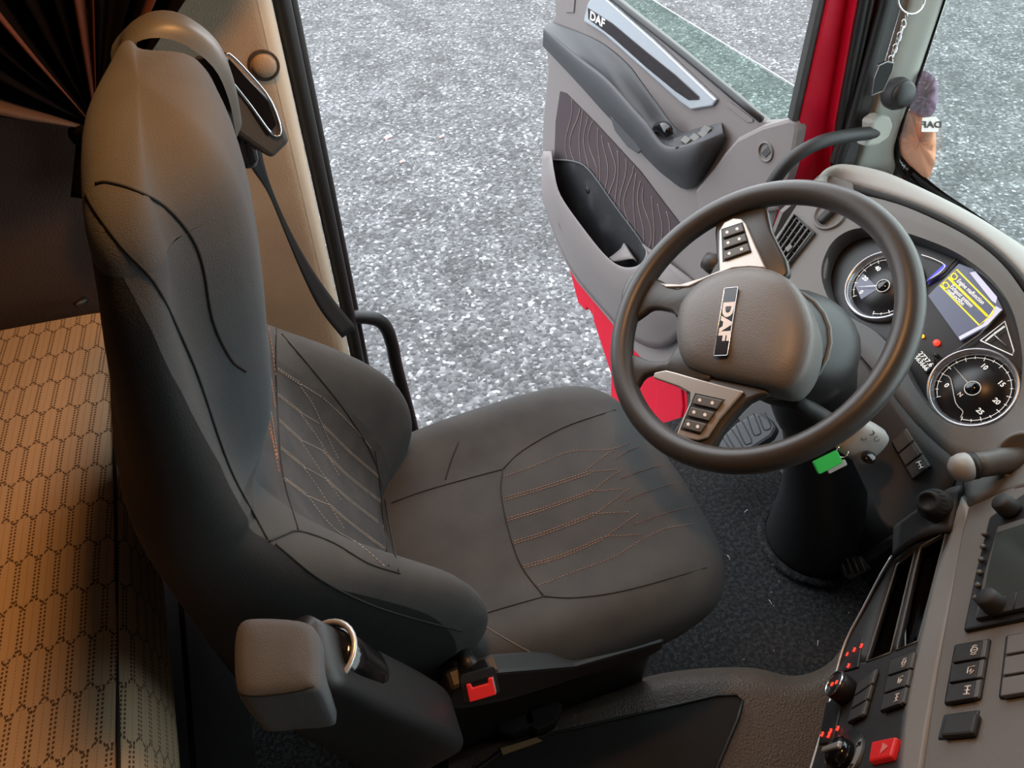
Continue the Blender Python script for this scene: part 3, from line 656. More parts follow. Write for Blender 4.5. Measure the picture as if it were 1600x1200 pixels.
# decorative strip with badge
platepx('strip_frame', FD, [(911, 33), (917, 8), (925, -8), (940, -8), (1020, 62), (1119, 156), (1112, 166), (1079, 172), (1062, 160), (944, 54)], .0, .010, 'strip_silver', dr, bev=.004)
platepx('strip_inlay', FD, [(918, 12), (956, 36), (1010, 81), (1055, 117), (1091, 150), (1092, 156), (1076, 157), (1055, 143), (1010, 106), (956, 58), (919, 30)], .010, .0025, 'strip_black', dr, bev=.001)
a0 = V((*FD.uv(922, 24, .013), 0)); a1 = V((*FD.uv(945, 38, .013), 0)); dv = (a1-a0).normalized()
fdaf = Frame(FD.p((a0.x+a1.x)/2, (a0.y+a1.y)/2, .013), FD.h*dv.x+FD.u*dv.y, FD.u)
text('strip_badge', 'DAF', fdaf, .032, 'white_print', dr, 0, .0008, sx=1.25)
platepx('trim_slot', FD, [(1135, 160), (1141, 161), (1176, 186), (1176, 191), (1168, 192), (1136, 167)], .0, .003, 'door_grey', dr, bev=.001)
platepx('latch_plate', FD, [(884, -4), (898, -4), (896, 20), (884, 20)], .0, .004, 'door_grey', dr, bev=.002)
# glass and its seal
gl_ = [(.98, .86), (.80, .83), (.628, .815), (.323, .800), (.06, .788), (.03, .775), (.03, .60), (.409, .63), (.98, .70)]
plate('window_glass', FD, U(gl_), -.045, .006, 'door_glass', dr)
tube('glass_edge', [FD.p(-a, b, -.042) for a, b in ((.98, .862), (.80, .832), (.628, .817), (.323, .802), (.06, .790), (.03, .777))], .0012, 'silver', dr, 6, 4)
tube('window_seal', [FD.p(-a, b+.004, .004) for a, b in ((1.0, .838), (.712, .790), (.409, .753), (.09, .708))], .008, 'seal', dr, 8, 4)

# ================================================================== dashboard surfaces
SC = 1.1
def scl(p): return CAM + (V(p)-CAM)*SC
CL = Frame((1.02, .635, .635), (0, -1, 0), (.669, 0, .743))
ca, sa, cb, sb = math.cos(1.31), math.sin(1.31), math.cos(1.08), math.sin(1.08)
FA = Frame(scl((.583, .178, .583)), (-.8, -.6, 0), (.6*ca, -.8*ca, sa))
FB = Frame(scl((.58, .134, .71)), (-.8, -.6, 0), (.6*cb, -.8*cb, sb))
FACE = .035                                   # the fascia stands this far proud of the dials
def smin(a, b, k): h = max(0, min(1, .5+.5*(b-a)/k)); return b+(a-b)*h - k*h*(1-h)
def tdash(x, y):
    ab_ = -smin(-FA.depth(x, y), -FB.depth(x, y), .02)
    return smin(CL.depth(x, y, FACE), ab_, .05)
def dp(x, y, lift=0): return at(x, y, tdash(x, y)-lift)
dash = thing('dashboard', 'wraparound grey dashboard with driver binnacle and angled console', 'dashboard', (1.0, .3, 0))
def patch(name, rows, m, nr=3, nc=3, lift=0, th=.012, parent=dash):
    q = smooth_rows([[V((x, y, 0)) for x, y in r] for r in rows], nr, nc)
    return grid(name, [[dp(p.x, p.y, lift) for p in r] for r in q], m, parent, solid=th)
# binnacle fascia: outer edge, lip and funnel down to the dials
inn = [(1283, 428), (1292, 392), (1312, 368), (1345, 356), (1400, 360), (1452, 376), (1500, 398), (1545, 432), (1576, 472), (1592, 520), (1598, 570), (1592, 618), (1570, 652), (1535, 668), (1490, 664), (1455, 640), (1428, 602), (1405, 560), (1370, 520), (1330, 496), (1297, 470)]
out = [(1196, 405), (1243, 330), (1278, 300), (1330, 302), (1400, 318), (1465, 345), (1520, 375), (1565, 412), (1598, 455), (1630, 510), (1645, 570), (1640, 640), (1605, 715), (1550, 735), (1500, 725), (1448, 680), (1405, 630), (1370, 585), (1330, 540), (1280, 500), (1225, 470)]
inp = [p for p in cat([(x, y, 0) for x, y in inn], 4, True)]; oup = [p for p in cat([(x, y, 0) for x, y in out], 4, True)]
def clw(p, w_, s=1.0, c=(0, 0)):
    a, b = CL.uv(p.x, p.y, FACE); return CL.p(c[0]+(a-c[0])*s, c[1]+(b-c[1])*s, w_)
rows = [[dp(p.x, p.y, -.03) for p in oup], [dp(p.x, p.y) for p in oup], [dp((p.x+q.x)/2, (p.y+q.y)/2) for p, q in zip(oup, inp)], [clw(q, FACE) for q in inp], [clw(q, FACE-.006, .985, (-.02, .02)) for q in inp], [clw(q, .0, .97, (-.02, .02)) for q in inp]]
grid('binnacle', rows[:4], 'dash', dash, 1, 1, closed=True)
grid('binnacle_funnel', rows[3:], 'dash_dark', dash, 1, 1, closed=True)
# left part of the fascia below and beside the binnacle
patch('side_fascia', [[(1180, 455), (1200, 396), (1240, 328), (1262, 300), (1290, 275), (1330, 285)], [(1230, 480), (1250, 400), (1270, 350), (1290, 315), (1300, 298), (1335, 300)], [(1290, 530), (1285, 470), (1290, 420), (1300, 370), (1320, 340), (1345, 325)]], 'dash', lift=-.006)
patch('knee_panel', [[(1190, 450), (1230, 472), (1290, 505), (1340, 548), (1372, 590)], [(1200, 480), (1240, 500), (1300, 540), (1340, 590), (1362, 640)], [(1215, 520), (1250, 540), (1300, 590), (1330, 650), (1345, 710)]], 'dash_dark', lift=-.012)
patch('lower_fascia', [[(1372, 585), (1402, 628), (1446, 678), (1502, 726)], [(1358, 630), (1390, 680), (1425, 740), (1480, 772)], [(1345, 690), (1362, 750), (1395, 800), (1450, 806)], [(1330, 715), (1358, 775), (1388, 828), (1424, 822)]], 'black_soft', lift=.012)
patch('knob_panel', [[(1396, 822), (1440, 790), (1480, 764), (1502, 758)], [(1395, 840), (1436, 812), (1474, 796), (1490, 795)], [(1394, 872), (1420, 852), (1450, 836), (1482, 828)]], 'black_soft', lift=.014)
patch('right_fascia', [[(1500, 722), (1548, 733), (1604, 713), (1660, 660)], [(1502, 745), (1550, 750), (1610, 735), (1680, 690)], [(1512, 790), (1560, 772), (1620, 752), (1700, 720)]], 'dash', lift=.002)
# light trim strip between the two console faces
patch('console_trim', [[(1486, 768), (1486, 830), (1462, 890), (1440, 980), (1424, 1050), (1412, 1120), (1404, 1200), (1398, 1280)], [(1497, 768), (1500, 830), (1478, 900), (1460, 980), (1446, 1050), (1434, 1120), (1428, 1200), (1424, 1280)], [(1511, 790), (1508, 835), (1493, 900), (1477, 980), (1463, 1050), (1450, 1120), (1436, 1200), (1428, 1280)]], 'trim_grey', lift=.004)
# lower console face with its bright edge
low = [(1395, 868), (1376, 900), (1350, 950), (1322, 1004), (1306, 1060), (1292, 1120), (1268, 1200), (1245, 1280)]
def ln(a, b, n=4): return [(a[0]+(b[0]-a[0])*k/n, a[1]+(b[1]-a[1])*k/n) for k in range(n+1)]
lowt = [(1395, 868), (1374, 903), (1350, 950), (1328, 994), (1314, 1034)]
e1, e2, e3, e4 = ln((1402, 882), (1354, 1034)), ln((1430, 862), (1392, 1020)), ln((1439, 853), (1401, 1016)), ln((1479, 832), (1435, 1002))
upt = [(1485, 826), (1474, 864), (1461, 906), (1450, 950), (1438, 1000)]
patch('console_face', [lowt, e1], 'black_soft', 2, 3, th=.006); patch('console_rib', [e2, e3], 'black_soft', 2, 3, th=.006); patch('console_rib', [e4, upt], 'black_soft', 2, 3, th=.006)
patch('console_brow', [[(1394, 866), (1429, 850), (1484, 826)], [(1395, 868), (1416, 872), (1402, 882)]][:1]+[[(1400, 882), (1436, 858), (1481, 832)]], 'dash_dark', 2, 3, th=.006)
patch('console_face', [[(1314, 1034), (1354, 1034), (1392, 1020), (1401, 1016), (1435, 1002), (1438, 1000)], [(1306, 1060), (1340, 1058), (1372, 1055), (1388, 1053), (1410, 1051), (1424, 1050)], [(1292, 1120), (1325, 1120), (1360, 1120), (1380, 1120), (1400, 1120), (1412, 1120)], [(1268, 1200), (1300, 1200), (1340, 1200), (1360, 1200), (1390, 1200), (1404, 1200)], [(1245, 1280), (1290, 1280), (1330, 1280), (1350, 1280), (1380, 1280), (1398, 1280)]], 'black_soft', 4, 4, th=.02)
tube('console_edge', [dp(x-1, y, .002) for x, y in low], .0022, 'silver', dash, 6, 4)
# upper console face
FBo = [(1512, 792), (1500, 840), (1482, 940), (1462, 1050), (1450, 1130), (1440, 1200), (1430, 1290), (1700, 1290), (1700, 700), (1600, 752)]
platepx('radio_face', FB, FBo, -.025, .025, 'dash', dash, bev=.004)
# top pad behind the binnacle and the dark groove before it
gap = [(1278, 300), (1300, 287), (1335, 290), (1400, 308), (1465, 334), (1525, 368), (1570, 405), (1603, 445), (1650, 520), (1680, 600)]
top = [(1272, 288), (1290, 266), (1320, 258), (1380, 270), (1450, 302), (1520, 338), (1580, 374), (1640, 415), (1720, 490), (1780, 570)]
gp3 = [CL.px(x, y, .012) for x, y in gap]
tp3 = [on(x, y, 'z', .745) for x, y in top]
rows = [[p+V((.02, 0, -.04)) for p in gp3], gp3, [a.lerp(b, .12)+V((0, 0, .012)) for a, b in zip(gp3, tp3)], [a.lerp(b, .5)+V((0, 0, .016)) for a, b in zip(gp3, tp3)], tp3, [p+V((.04, .0, -.05)) for p in tp3], [p+V((.08, .0, -.16)) for p in tp3]]
grid('top_pad', rows, 'dash_pad', dash, 3, 5)
tube('pad_groove', [CL.px(x+1, y+6, .022) for x, y in gap], .006, 'seam', dash, 6, 4)
# cowl under the windscreen and lower bulkhead
plate('console_pedestal', XY, [(.80, .14), (1.0, .31), (1.3, .33), (1.3, -.38), (.72, -.38), (.70, -.05)], .12, .30, 'dash_dark', dash, bev=.02)
plate('console_body', XY, [(.62, .05), (.91, .285), (1.3, .36), (1.3, -1.1), (1.02, -1.1), (.97, -.36), (.66, -.20)], .40, .20, 'dash_dark', dash, bev=.03)
plate('passenger_top', XY, [(1.02, .22), (1.38, .26), (1.38, -1.1), (1.0, -1.1), (.95, -.32)], .59, .12, 'dash_pad', dash, bev=.05, seg=4)
aabox('bulkhead', 1.30, 1.40, -1.12, 1.05, 0, .55, 'black', dash)
ob('toe_board', [(1.05, 1.06, 0), (1.32, 1.06, .42), (1.32, -.3, .42), (1.05, -.3, 0)], [(0, 1, 2, 3)], 'black', dash, smooth=False, solid=.01)
ob('end_wall', [(.98, 1.062, .2), (1.32, 1.062, .2), (1.30, 1.062, .66), (1.12, 1.062, .70), (1.03, 1.062, .62)], [(0, 1, 2, 3, 4)], 'dash', dash, smooth=False, solid=.01)

# ================================================================== steering wheel
FW = Frame((.615, .636, .79), (0, -1, 0), (.752, 0, .659))
sw_ = thing('steering_wheel', 'black steering wheel with badge hub and silver button spokes', 'steering wheel', FW.p(0, 0, -.1))
rr = .2125; vs = []; Nn, Mm = 96, 20
rows = []
for i in range(Nn):
    a = 2*math.pi*i/Nn; c = V((math.cos(a), math.sin(a)))
    rows.append([FW.p(c.x*(rr+.0185*math.cos(b)), c.y*(rr+.0185*math.cos(b)), .0195*math.sin(b)) for b in (2*math.pi*j/Mm for j in range(Mm))])
rows.append(rows[0]); grid('rim', rows, 'rim', sw_, closed=True)
hub = [(1058, 515), (1064, 478), (1085, 450), (1112, 432), (1140, 422), (1175, 418), (1212, 424), (1240, 442), (1260, 475), (1270, 510), (1268, 548), (1255, 585), (1230, 610), (1195, 606), (1150, 596), (1105, 586), (1074, 573), (1061, 548)]
hl = [(p.x, p.y) for p in cat([(*FW.uv(x, y, .0), 0) for x, y in hub], 3, True)]
hc = dome('hub_cover', FW, hl, [(.96, -.055), (1.0, -.03), (1.0, -.006), (.975, .006), (.90, .014), (.72, .020), (.45, .023), (.2, .0245)], 'hub', sw_)
# badge
b0 = V((*FW.uv(1143, 450, .026), 0)); b1 = V((*FW.uv(1126, 556, .026), 0)); bd = (b1-b0).normalized(); bm_ = (b0+b1)/2
fbg = Frame(FW.p(bm_.x, bm_.y, .026), FW.h*bd.x+FW.u*bd.y, FW.u)
bl = (b1-b0).length/2
bdg = plate('badge', fbg, rrect(bl, .0105, .0015, 2), -.003, .004, 'strip_black', sw_, bev=.0006)
tube('badge_edge', [fbg.p(a, b, .001) for a, b in rrect(bl, .0105, .0015, 2)], .0006, 'chrome', bdg, 5, closed=True)
text('badge_letters', 'DAF', fbg, .0225, 'white_print', bdg, .001, .0012, sx=1.45)
# twin lower spokes
def spoke(name, px, w0, w1, m='rim', th=.012):
    return platepx(name, FW, px, w0, w1-w0, m, sw_, bev=.005, rnd=3, wpx=w1, smooth=True)
spoke('spoke', [(985, 428), (1030, 436), (1058, 450), (1100, 436), (1105, 500), (1060, 497), (1048, 486), (1018, 481), (1000, 492), (975, 505), (968, 470)], -.016, .0)
spoke('spoke', [(962, 560), (990, 554), (1012, 562), (1042, 562), (1060, 540), (1100, 560), (1110, 592), (1080, 592), (1040, 580), (1012, 584), (1000, 592), (978, 622)], -.016, .0)
# pad spokes: dark carrier, metal bezel, three keys each
spoke('spoke', [(1118, 345), (1150, 318), (1192, 318), (1205, 360), (1232, 425), (1180, 445), (1110, 440), (1118, 400)], -.022, -.004)
spoke('spoke', [(1075, 590), (1160, 600), (1200, 612), (1168, 626), (1130, 668), (1105, 705), (1065, 700), (1042, 690), (1072, 640)], -.022, -.004)
bz = platepx('button_bezel', FW, [(1124, 422), (1123, 395), (1123, 360), (1131, 347), (1146, 340), (1158, 341), (1166, 350), (1180, 382), (1197, 419), (1170, 417), (1145, 419), (1110, 432), (1075, 448), (1040, 449), (1030, 442), (1062, 444), (1095, 434)], -.004, .006, 'bezel', sw_, bev=.002)
bz2 = platepx('button_bezel', FW, [(1022, 582), (1040, 578), (1056, 582), (1080, 589), (1120, 600), (1162, 611), (1148, 627), (1122, 657), (1104, 684), (1090, 688), (1072, 685), (1057, 678), (1066, 655), (1078, 628), (1078, 614), (1060, 604), (1020, 590)], -.004, .006, 'bezel', sw_, bev=.002)
def quadsub(q, u0, u1, v0, v1):
    def f(u, v):
        a = [q[0][i]+(q[1][i]-q[0][i])*u for i in (0, 1)]; b = [q[3][i]+(q[2][i]-q[3][i])*u for i in (0, 1)]; return (a[0]+(b[0]-a[0])*v, a[1]+(b[1]-a[1])*v)
    return [f(u0, v0), f(u1, v0), f(u1, v1), f(u0, v1)], f
for bzx, q in ((bz, [(1127, 358), (1160, 347), (1174, 393), (1129, 409)]), (bz2, [(1086, 614), (1132, 624), (1093, 679), (1063, 671)])):
    platepx('key_well', FW, q, .002, .001, 'black', bzx)
    for k in range(3):
        qq, f = quadsub(q, .04, .96, k/3+.03, k/3+.28)
        ky = platepx('key', FW, qq, .003, .004, 'knob_grey', bzx, bev=.0015)
        for u in (.25, .7):
            c = f(u, k/3+.155); a, b = FW.uv(*c, .0072); fr_ = FW.moved(a, b, .0071)
            vs_, fs_ = poly_geo(fr_, [(-.003, -.0012), (0, -.0026), (.003, -.0006), (.0016, .0024), (-.0024, .0022)], 0, .0004); ob('print', vs_, fs_, 'white_print', ky.parent, smooth=False)
# ================================================================== steering column
co = thing('steering_column', 'black steering column shroud running down to the carpet', 'steering column', (.9, .62, 0))
def ring(c, n_, r1, r2, m=24):
    f = Frame(c, (0, -1, 0), V(n_).cross(V((0, -1, 0)))); return [f.p(r1*math.cos(2*math.pi*j/m), r2*math.sin(2*math.pi*j/m), 0) for j in range(m)]
cc = FW.p(0, -.012, -.04)
grid('shroud', [ring(cc, FW.n, .075, .07), ring(FW.p(0, 0, -.075), FW.n, .095, .085), ring(FW.p(0, .02, -.14), FW.n, .105, .095), ring(FW.p(-.01, .02, -.22), FW.n, .085, .08), ring((.84, .645, .50), (-.4, 0, .9), .07, .07)], 'black', co, 4, 1, closed=True, caps=True)
tube('shroud_edge', ring(FW.p(0, 0, -.078), FW.n, .097, .087), .004, 'knob_grey', co, 6, closed=True)
grid('boot', [ring((.84, .65, .50), (-.4, 0, .9), .06, .06), ring((.90, .64, .38), (-.25, 0, 1), .07, .075), ring((.955, .625, .2), (-.1, 0, 1), .085, .09), ring((.985, .62, .0), (0, 0, 1), .105, .105)], 'black', co, 5, 1, closed=True, caps=True)
tube('boot_ring', ring((.985, .62, .012), (0, 0, 1), .112, .112), .010, 'carpet', co, 8, closed=True)
# right stalk with grey end
sk_ = thing('control_stalk', 'grey tipped control stalk behind the wheel rim, below the dials', 'stalk', FW.p(.12, 0, -.09))
s1 = at(1352, 694, 1.16); s0 = FW.p(.09, -.03, -.10)
tube('arm', [s0, s0.lerp(s1, .5), s1], .014, 'black_soft', sk_, 12, 3)
fst = Frame(s1, (s1-s0), (.5, .0, 1))
fss = Frame(s1, fst.u, fst.n)   # n along the arm
tl = [(p.x, p.y) for p in cat([(-.028, -.016, 0), (0, -.022, 0), (.030, -.016, 0), (.032, .010, 0), (.0, .020, 0), (-.028, .016, 0)], 4, True)]
tip = dome('tip', fss, tl, [(.7, -.05), (.95, -.036), (1, -.01), (1, .006), (.9, .016), (.6, .021), (.2, .022)], 'stalk_grey', sk_)
lathe('end_button', Frame(at(1357, 715, 1.135), RIGHT, (UP*.7-FWD*.7).cross(RIGHT)), [(.011, -.002), (.011, .004), (.008, .006), (.0005, .0065)], 'gloss_black', tip, 20)
fpr = Frame(at(1362, 676, 1.125), RIGHT, UP)
for k, (x, y) in enumerate(((1350, 684), (1362, 676), (1370, 686))):
    tube('print', [at(x+4*math.cos(a), y+4*math.sin(a), 1.128) for a in (0, 1, 2, 3, 4, 5)], .0007, 'black', tip, 5, closed=k == 1)
lk = thing('column_stalk', 'small dark rounded stalk tip behind the upper silver button spoke', 'stalk', FW.p(-.12, 0, -.09))
l0 = FW.p(-.09, -.02, -.09); l1 = at(1114, 412, 1.17)
tube('arm', [l0, l0.lerp(l1, .5), l1], .011, 'black_soft', lk, 10, 3); lathe('tip', Frame(l1, (l1-l0).cross(V((0, 0, 1))), (0, 0, 1)), [(.004, -.018), (.014, -.014), (.017, 0), (.014, .014), (.004, .018)], 'door_dark', lk, 16)
# ignition key with green tag
ke = thing('ignition_key', 'bright green key tag hanging below the steering wheel rim', 'key', at(1296, 720, 1.14))
fke = Frame(at(1293, 722, 1.14), RIGHT*.9+UP*.45, UP*.9-RIGHT*.4)
plate('green_tag', fke, rrect(.021, .011, .003), -.003, .006, 'key_green', ke, bev=.0015)
plate('key_blade', fke.moved(.01, -.013), rrect(.016, .005, .002), -.004, .004, 'silver', ke, bev=.001)
tube('key_ring', [fke.moved(.028, .004).p(.009*math.cos(a*.5), .009*math.sin(a*.5), .0) for a in range(13)], .001, 'chrome', ke, 6, closed=False)
# ================================================================== pedals
fr_ = Frame(at(1165, 680, 1.62), (RIGHT*.62+UP*.78), (RIGHT*-.75+UP*.6+FWD*.15))
fpd = Frame(on(1162, 676, 'z', .16), (.45, .9, .15), (-.85, .4, .25))
pdl = thing('foot_rest', 'ribbed grey foot rest pedal seen through the steering wheel', 'pedal', on(1162, 690, 'z', .0))
fpp = Frame(on(1165, 676, 'z', .16), (0, -1, 0), (.8, 0, .6))
pp_ = platepx('plate', fpp, [(1108, 700), (1150, 660), (1184, 642), (1205, 655), (1214, 668), (1206, 682), (1160, 712), (1120, 730)], -.03, .03, 'pedal', pdl, bev=.008)
hpp = Hit([pp_])
for a, b in (((1190, 647), (1200, 668)), ((1172, 648), (1184, 676)), ((1154, 660), (1170, 690)), ((1138, 673), (1156, 700)), ((1124, 686), (1142, 712))):
    q = [fpp.px(a[0]-5, a[1]+3, .0), fpp.px(b[0]-7, b[1]+2, .0), fpp.px(b[0], b[1]+3, .0), fpp.px(b[0]+4, b[1]-2, .0), fpp.px(a[0]+5, a[1]-2, .0)]
    tube('rib', q, .0018, 'black', pdl, 6, 3)
ac = thing('brake_pedal', 'dark ribbed pedal pad in the shadowed footwell beside the column boot', 'pedal', on(1335, 882, 'z', 0))
fac = Frame(on(1335, 882, 'z', .08), (0, -1, 0), (.7, 0, .7))
platepx('pad', fac, [(1304, 872), (1344, 868), (1360, 888), (1330, 906), (1316, 900)], -.015, .015, 'rubber', ac, bev=.004)
for k in range(4):
    tube('rib', [fac.px(1312+10*k, 872, .003), fac.px(1322+10*k, 898-2*k, .003)], .003, 'pedal', ac, 6)
tube('lever', [fac.p(0, 0, -.02), fac.p(.0, .1, -.03), (1.28, .5, .3)], .012, 'black', ac, 8, 3)
# ================================================================== instrument cluster
ic = thing('instrument_cluster', 'instrument cluster with two round dials and a lit message screen', 'instrument cluster', CL.p(0, 0, -.03))
plate('back_panel', CL, [CL.uv(p.x+(1440-p.x)*-.03, p.y+(510-p.y)*-.03, 0) for p in inp], -.012, .008, 'dial_face', ic)
def dial(px, tag_, nums, needle):
    a, b = CL.uv(*px, 0.004); f = CL.moved(a, b, 0)
    d = lathe('dial', f, [(.062, -.004), (.062, .001), (.0005, .001)], 'dial_face', ic, 48)
    rows = [[f.p(r*math.cos(t), r*math.sin(t), z) for t in (2*math.pi*j/64 for j in range(64))] for r, z in ((.070, -.002), (.0675, .012), (.065, .013), (.0615, .010), (.0585, .003), (.0575, .001))]
    grid('bezel_ring', rows, 'dial_ring', d, closed=True)
    tube('scale_arc', [f.p(.0535*math.cos(math.radians(t)), .0535*math.sin(math.radians(t)), .0018) for t in range(-60, 241, 6)], .0005, 'dial_print', d, 4)
    geo = []
    for t in range(-60, 241, 15):
        c, s_ = math.cos(math.radians(t)), math.sin(math.radians(t)); L_ = .049 if t % 30 == 0 else .0515
        geo.append(tube_geo([f.p(L_*c, L_*s_, .0018), f.p(.056*c, .056*s_, .0018)], .0006, 4))
    multi('tick_marks', geo, 'dial_print', d)
    for n_, t in nums:
        text('numeral', n_, f, .011, 'dial_print', d, .0015, .0002, cx=.040*math.cos(math.radians(t)), cy=.040*math.sin(math.radians(t)))
    t = math.radians(needle)
    nd = [(-.010*math.cos(t)-.0016*math.sin(t), -.010*math.sin(t)+.0016*math.cos(t)), (-.010*math.cos(t)+.0016*math.sin(t), -.010*math.sin(t)-.0016*math.cos(t)), (.050*math.cos(t), .050*math.sin(t))]
    plate('needle', f, nd, .006, .0018, 'silver', d)
    lathe('needle_cap', f, [(.0115, .001), (.0115, .006), (.0095, .009), (.0005, .0095)], 'gloss_black', d, 24)
    tube('cap_ring', [f.p(x, y, .006) for x, y in circ(.0118, 24)], .0006, 'dial_print', d, 4, closed=True)
    return f, d
f1, d1 = dial((1380, 447), 's', [('0', 235), ('20', 195), ('40', 155), ('60', 120), ('80', 85), ('100', 48), ('120', 5)], 222)
f2, d2 = dial((1520, 607), 'r', [('0', 216), ('10', 115), ('15', 57), ('20', 13), ('25', -28)], 173)
plate('inset', f1, [(-.045, -.03), (-.012, -.042), (-.004, -.008), (-.05, -.006)], .0012, .0006, 'screen', d1)
tube('inset_line', [f2.p(a, b, .002) for a, b in ((-.05, -.014), (-.036, -.012), (.0, -.034), (.018, -.036), (.024, -.046))], .0008, 'white_print', d2, 4, 3)
text('gear_letter', 'N', f2, .009, 'white_print', d2, .0016, .0003, cx=-.006, cy=-.020)
# message screen
scr = [(1450, 462), (1498, 412), (1520, 420), (1558, 466), (1566, 482), (1544, 508), (1500, 532)]
sc_ = platepx('message_screen', CL, scr, .0, .004, 'screen', ic, wpx=.004)
platepx('pale_area', CL, [(1515, 426), (1524, 424), (1558, 464), (1556, 474), (1550, 470)], .004, .0003, 'screen_pale', sc_)
platepx('pale_area', CL, [(1556, 478), (1566, 484), (1544, 507), (1500, 531), (1498, 526), (1536, 506)], .004, .0003, 'screen_pale', sc_)
bx = [(1495, 421), (1554, 481), (1549, 492), (1530, 508), (1469, 446)]
tube('message_box', [CL.px(x, y, .0048) for x, y in bx], .0012, 'screen_yellow', sc_, 4, closed=True)
tube('message_divider', [CL.px(1482, 434, .0048), CL.px(1543, 494, .0048)], .0019, 'screen_yellow', sc_, 4)
def line_text(body, p0, p1, size, par, m='dial_print', w_=.0046):
    a = V((*CL.uv(*p0, w_), 0)); b = V((*CL.uv(*p1, w_), 0)); d_ = (b-a).normalized(); c = (a+b)/2
    f = Frame(CL.p(c.x, c.y, w_), CL.h*d_.x+CL.u*d_.y, CL.u*d_.x-CL.h*d_.y)
    t = text('message_text', body, f, size, m, par, 0, .0001); wdt = max(v.co.dot(f.h) for v in t.data.vertices)-min(v.co.dot(f.h) for v in t.data.vertices)
    k = (b-a).length/max(wdt, 1e-6); L_ = loc_of(par)
    for v in t.data.vertices:
        q = v.co+L_-f.o; v.co = f.p(q.dot(f.h)*k, q.dot(f.u), q.dot(f.n)) - L_
line_text('Engine malfunction', (1497, 438), (1537, 474), .010, sc_)
line_text('Exhaust system', (1486, 447), (1519, 479), .010, sc_)
line_text('malfunction', (1481, 453), (1506, 476), .010, sc_)
for x, y in ((1491, 432), (1478, 446)):
    tube('message_icon', [CL.px(x+5*math.cos(k), y+5*math.sin(k*1.0), .0048) for k in (0, 1, 2, 3, 4, 5)], .0012, 'screen_yellow', sc_, 4, closed=True)
lcd = platepx('odometer_display', CL, [(1432, 562), (1443, 546), (1460, 560), (1460, 572), (1446, 584)], .0, .003, 'lcd', ic, bev=.001)
line_text('2737.6', (1437, 551), (1456, 572), .011, lcd, 'dial_print', .0036)
line_text('563666', (1431, 557), (1449, 578), .011, lcd, 'dial_print', .0036)
lathe('warning_lamp', CL.moved(*CL.uv(1463, 535, .001), .0), [(.0055, -.002), (.005, .002), (.0005, .0025)], 'icon_red', ic, 16)
lathe('warning_lamp', CL.moved(*CL.uv(1441, 525, .001), .0), [(.003, -.002), (.003, .002), (.0005, .0025)], 'icon_amber', ic, 12)
tube('level_gauge', [CL.px(x, y, .003) for x, y in ((1440, 398), (1458, 404), (1476, 414), (1470, 424), (1448, 440))], .0008, 'dial_print', ic, 5, 3)
platepx('gauge_bar', CL, [(1448, 438), (1476, 412), (1479, 415), (1450, 442)], .001, .002, 'screen_blue', ic)
tube('level_gauge', [CL.px(x, y, .003) for x, y in ((1532, 532), (1570, 502), (1584, 548), (1582, 555), (1532, 532))], .0009, 'dial_print', ic, 5)
tube('level_gauge', [CL.px(x, y, .003) for x, y in ((1540, 533), (1556, 520), (1570, 510))], .0016, 'dial_print', ic, 5)
tube('gauge_needle', [CL.px(1552, 522, .004), CL.px(1572, 540, .004)], .001, 'silver', ic, 5)
tube('divider', [CL.px(x, y, .004) for x, y in ((1478, 560), (1530, 524), (1566, 486))], .002, 'knob_grey', ic, 6)
tube('divider', [CL.px(x, y, .004) for x, y in ((1446, 442), (1475, 425), (1494, 404))], .002, 'knob_grey', ic, 6)
lathe('reset_pin', CL.moved(*CL.uv(1464, 556, .001), 0), [(.004, 0), (.004, .008), (.0005, .009)], 'black', ic, 12)
# ================================================================== vents, switches and knobs on the dash
vn = thing('air_vent', 'black slatted air vent at the door end of the dashboard', 'air vent', CL.px(1235, 378, FACE))
vq = [(1196, 404), (1242, 336), (1272, 364), (1225, 424)]
fv = Frame(dp(1235, 380, .004), CL.h, CL.u)
platepx('recess', fv, vq, -.004, .004, 'gloss_black', vn)
tube('frame', [fv.px(x, y, .001) for x, y in vq], .0035, 'dash_dark', vn, 8, closed=True)
for k in range(5):
    qq, f = quadsub(vq, .02, .98, (k+.5)/5-.02, (k+.5)/5+.02)
    platepx('slat', fv, qq, .0, .006, 'dash_dark', vn)
for k in range(6):
    qq, f = quadsub(vq, (k+.5)/6-.008, (k+.5)/6+.008, .05, .95)
    platepx('vane', fv, qq, -.002, .004, 'black', vn)
platepx('thumb_tab', fv, [(1226, 388), (1234, 380), (1238, 386), (1230, 394)], .004, .006, 'knob_grey', vn, bev=.001)
ls = thing('light_switch', 'round grey rotary knob on the dash behind the upper wheel rim', 'knob', dp(1295, 336))
fls = Frame(dp(1296, 334, .003), CL.h, CL.u)
lathe('dish', fls, [(.034, -.004), (.033, .002), (.029, .002), (.027, -.004), (.0005, -.005)], 'dash', ls, 28)
plate('grip', fls, rrect(.008, .024, .006), -.004, .016, 'black_soft', ls, bev=.004)
def rocker_bank(name, label, fr, q, n, icons, blank='dash_dark', grp=None, axis='v', bodym='black'):
    t = thing(name, label, 'switch bank', fr.px(*q[0], 0), grp)
    platepx('housing', fr, q, -.006, .010, bodym, t, bev=.003, wpx=.004)
    for k in range(n):
        qq, f = quadsub(q, .05, .80, k/n+.04/n*1.5, (k+1)/n-.04/n*1.5)
        kk = platepx('rocker', fr, qq, .002, .006, blank, t, bev=.0012)
        qq2, _ = quadsub(q, .80, .95, k/n+.04/n*1.5, (k+1)/n-.04/n*1.5)
        platepx('rocker_tip', fr, qq2, .002, .0045, 'knob_grey', kk, bev=.001)
        if k in icons:
            c = f(.62, (k+.5)/n); a, b = fr.uv(*c, .0085); icon(fr.moved(a, b, .0082), .0075, kk, k)
    return t
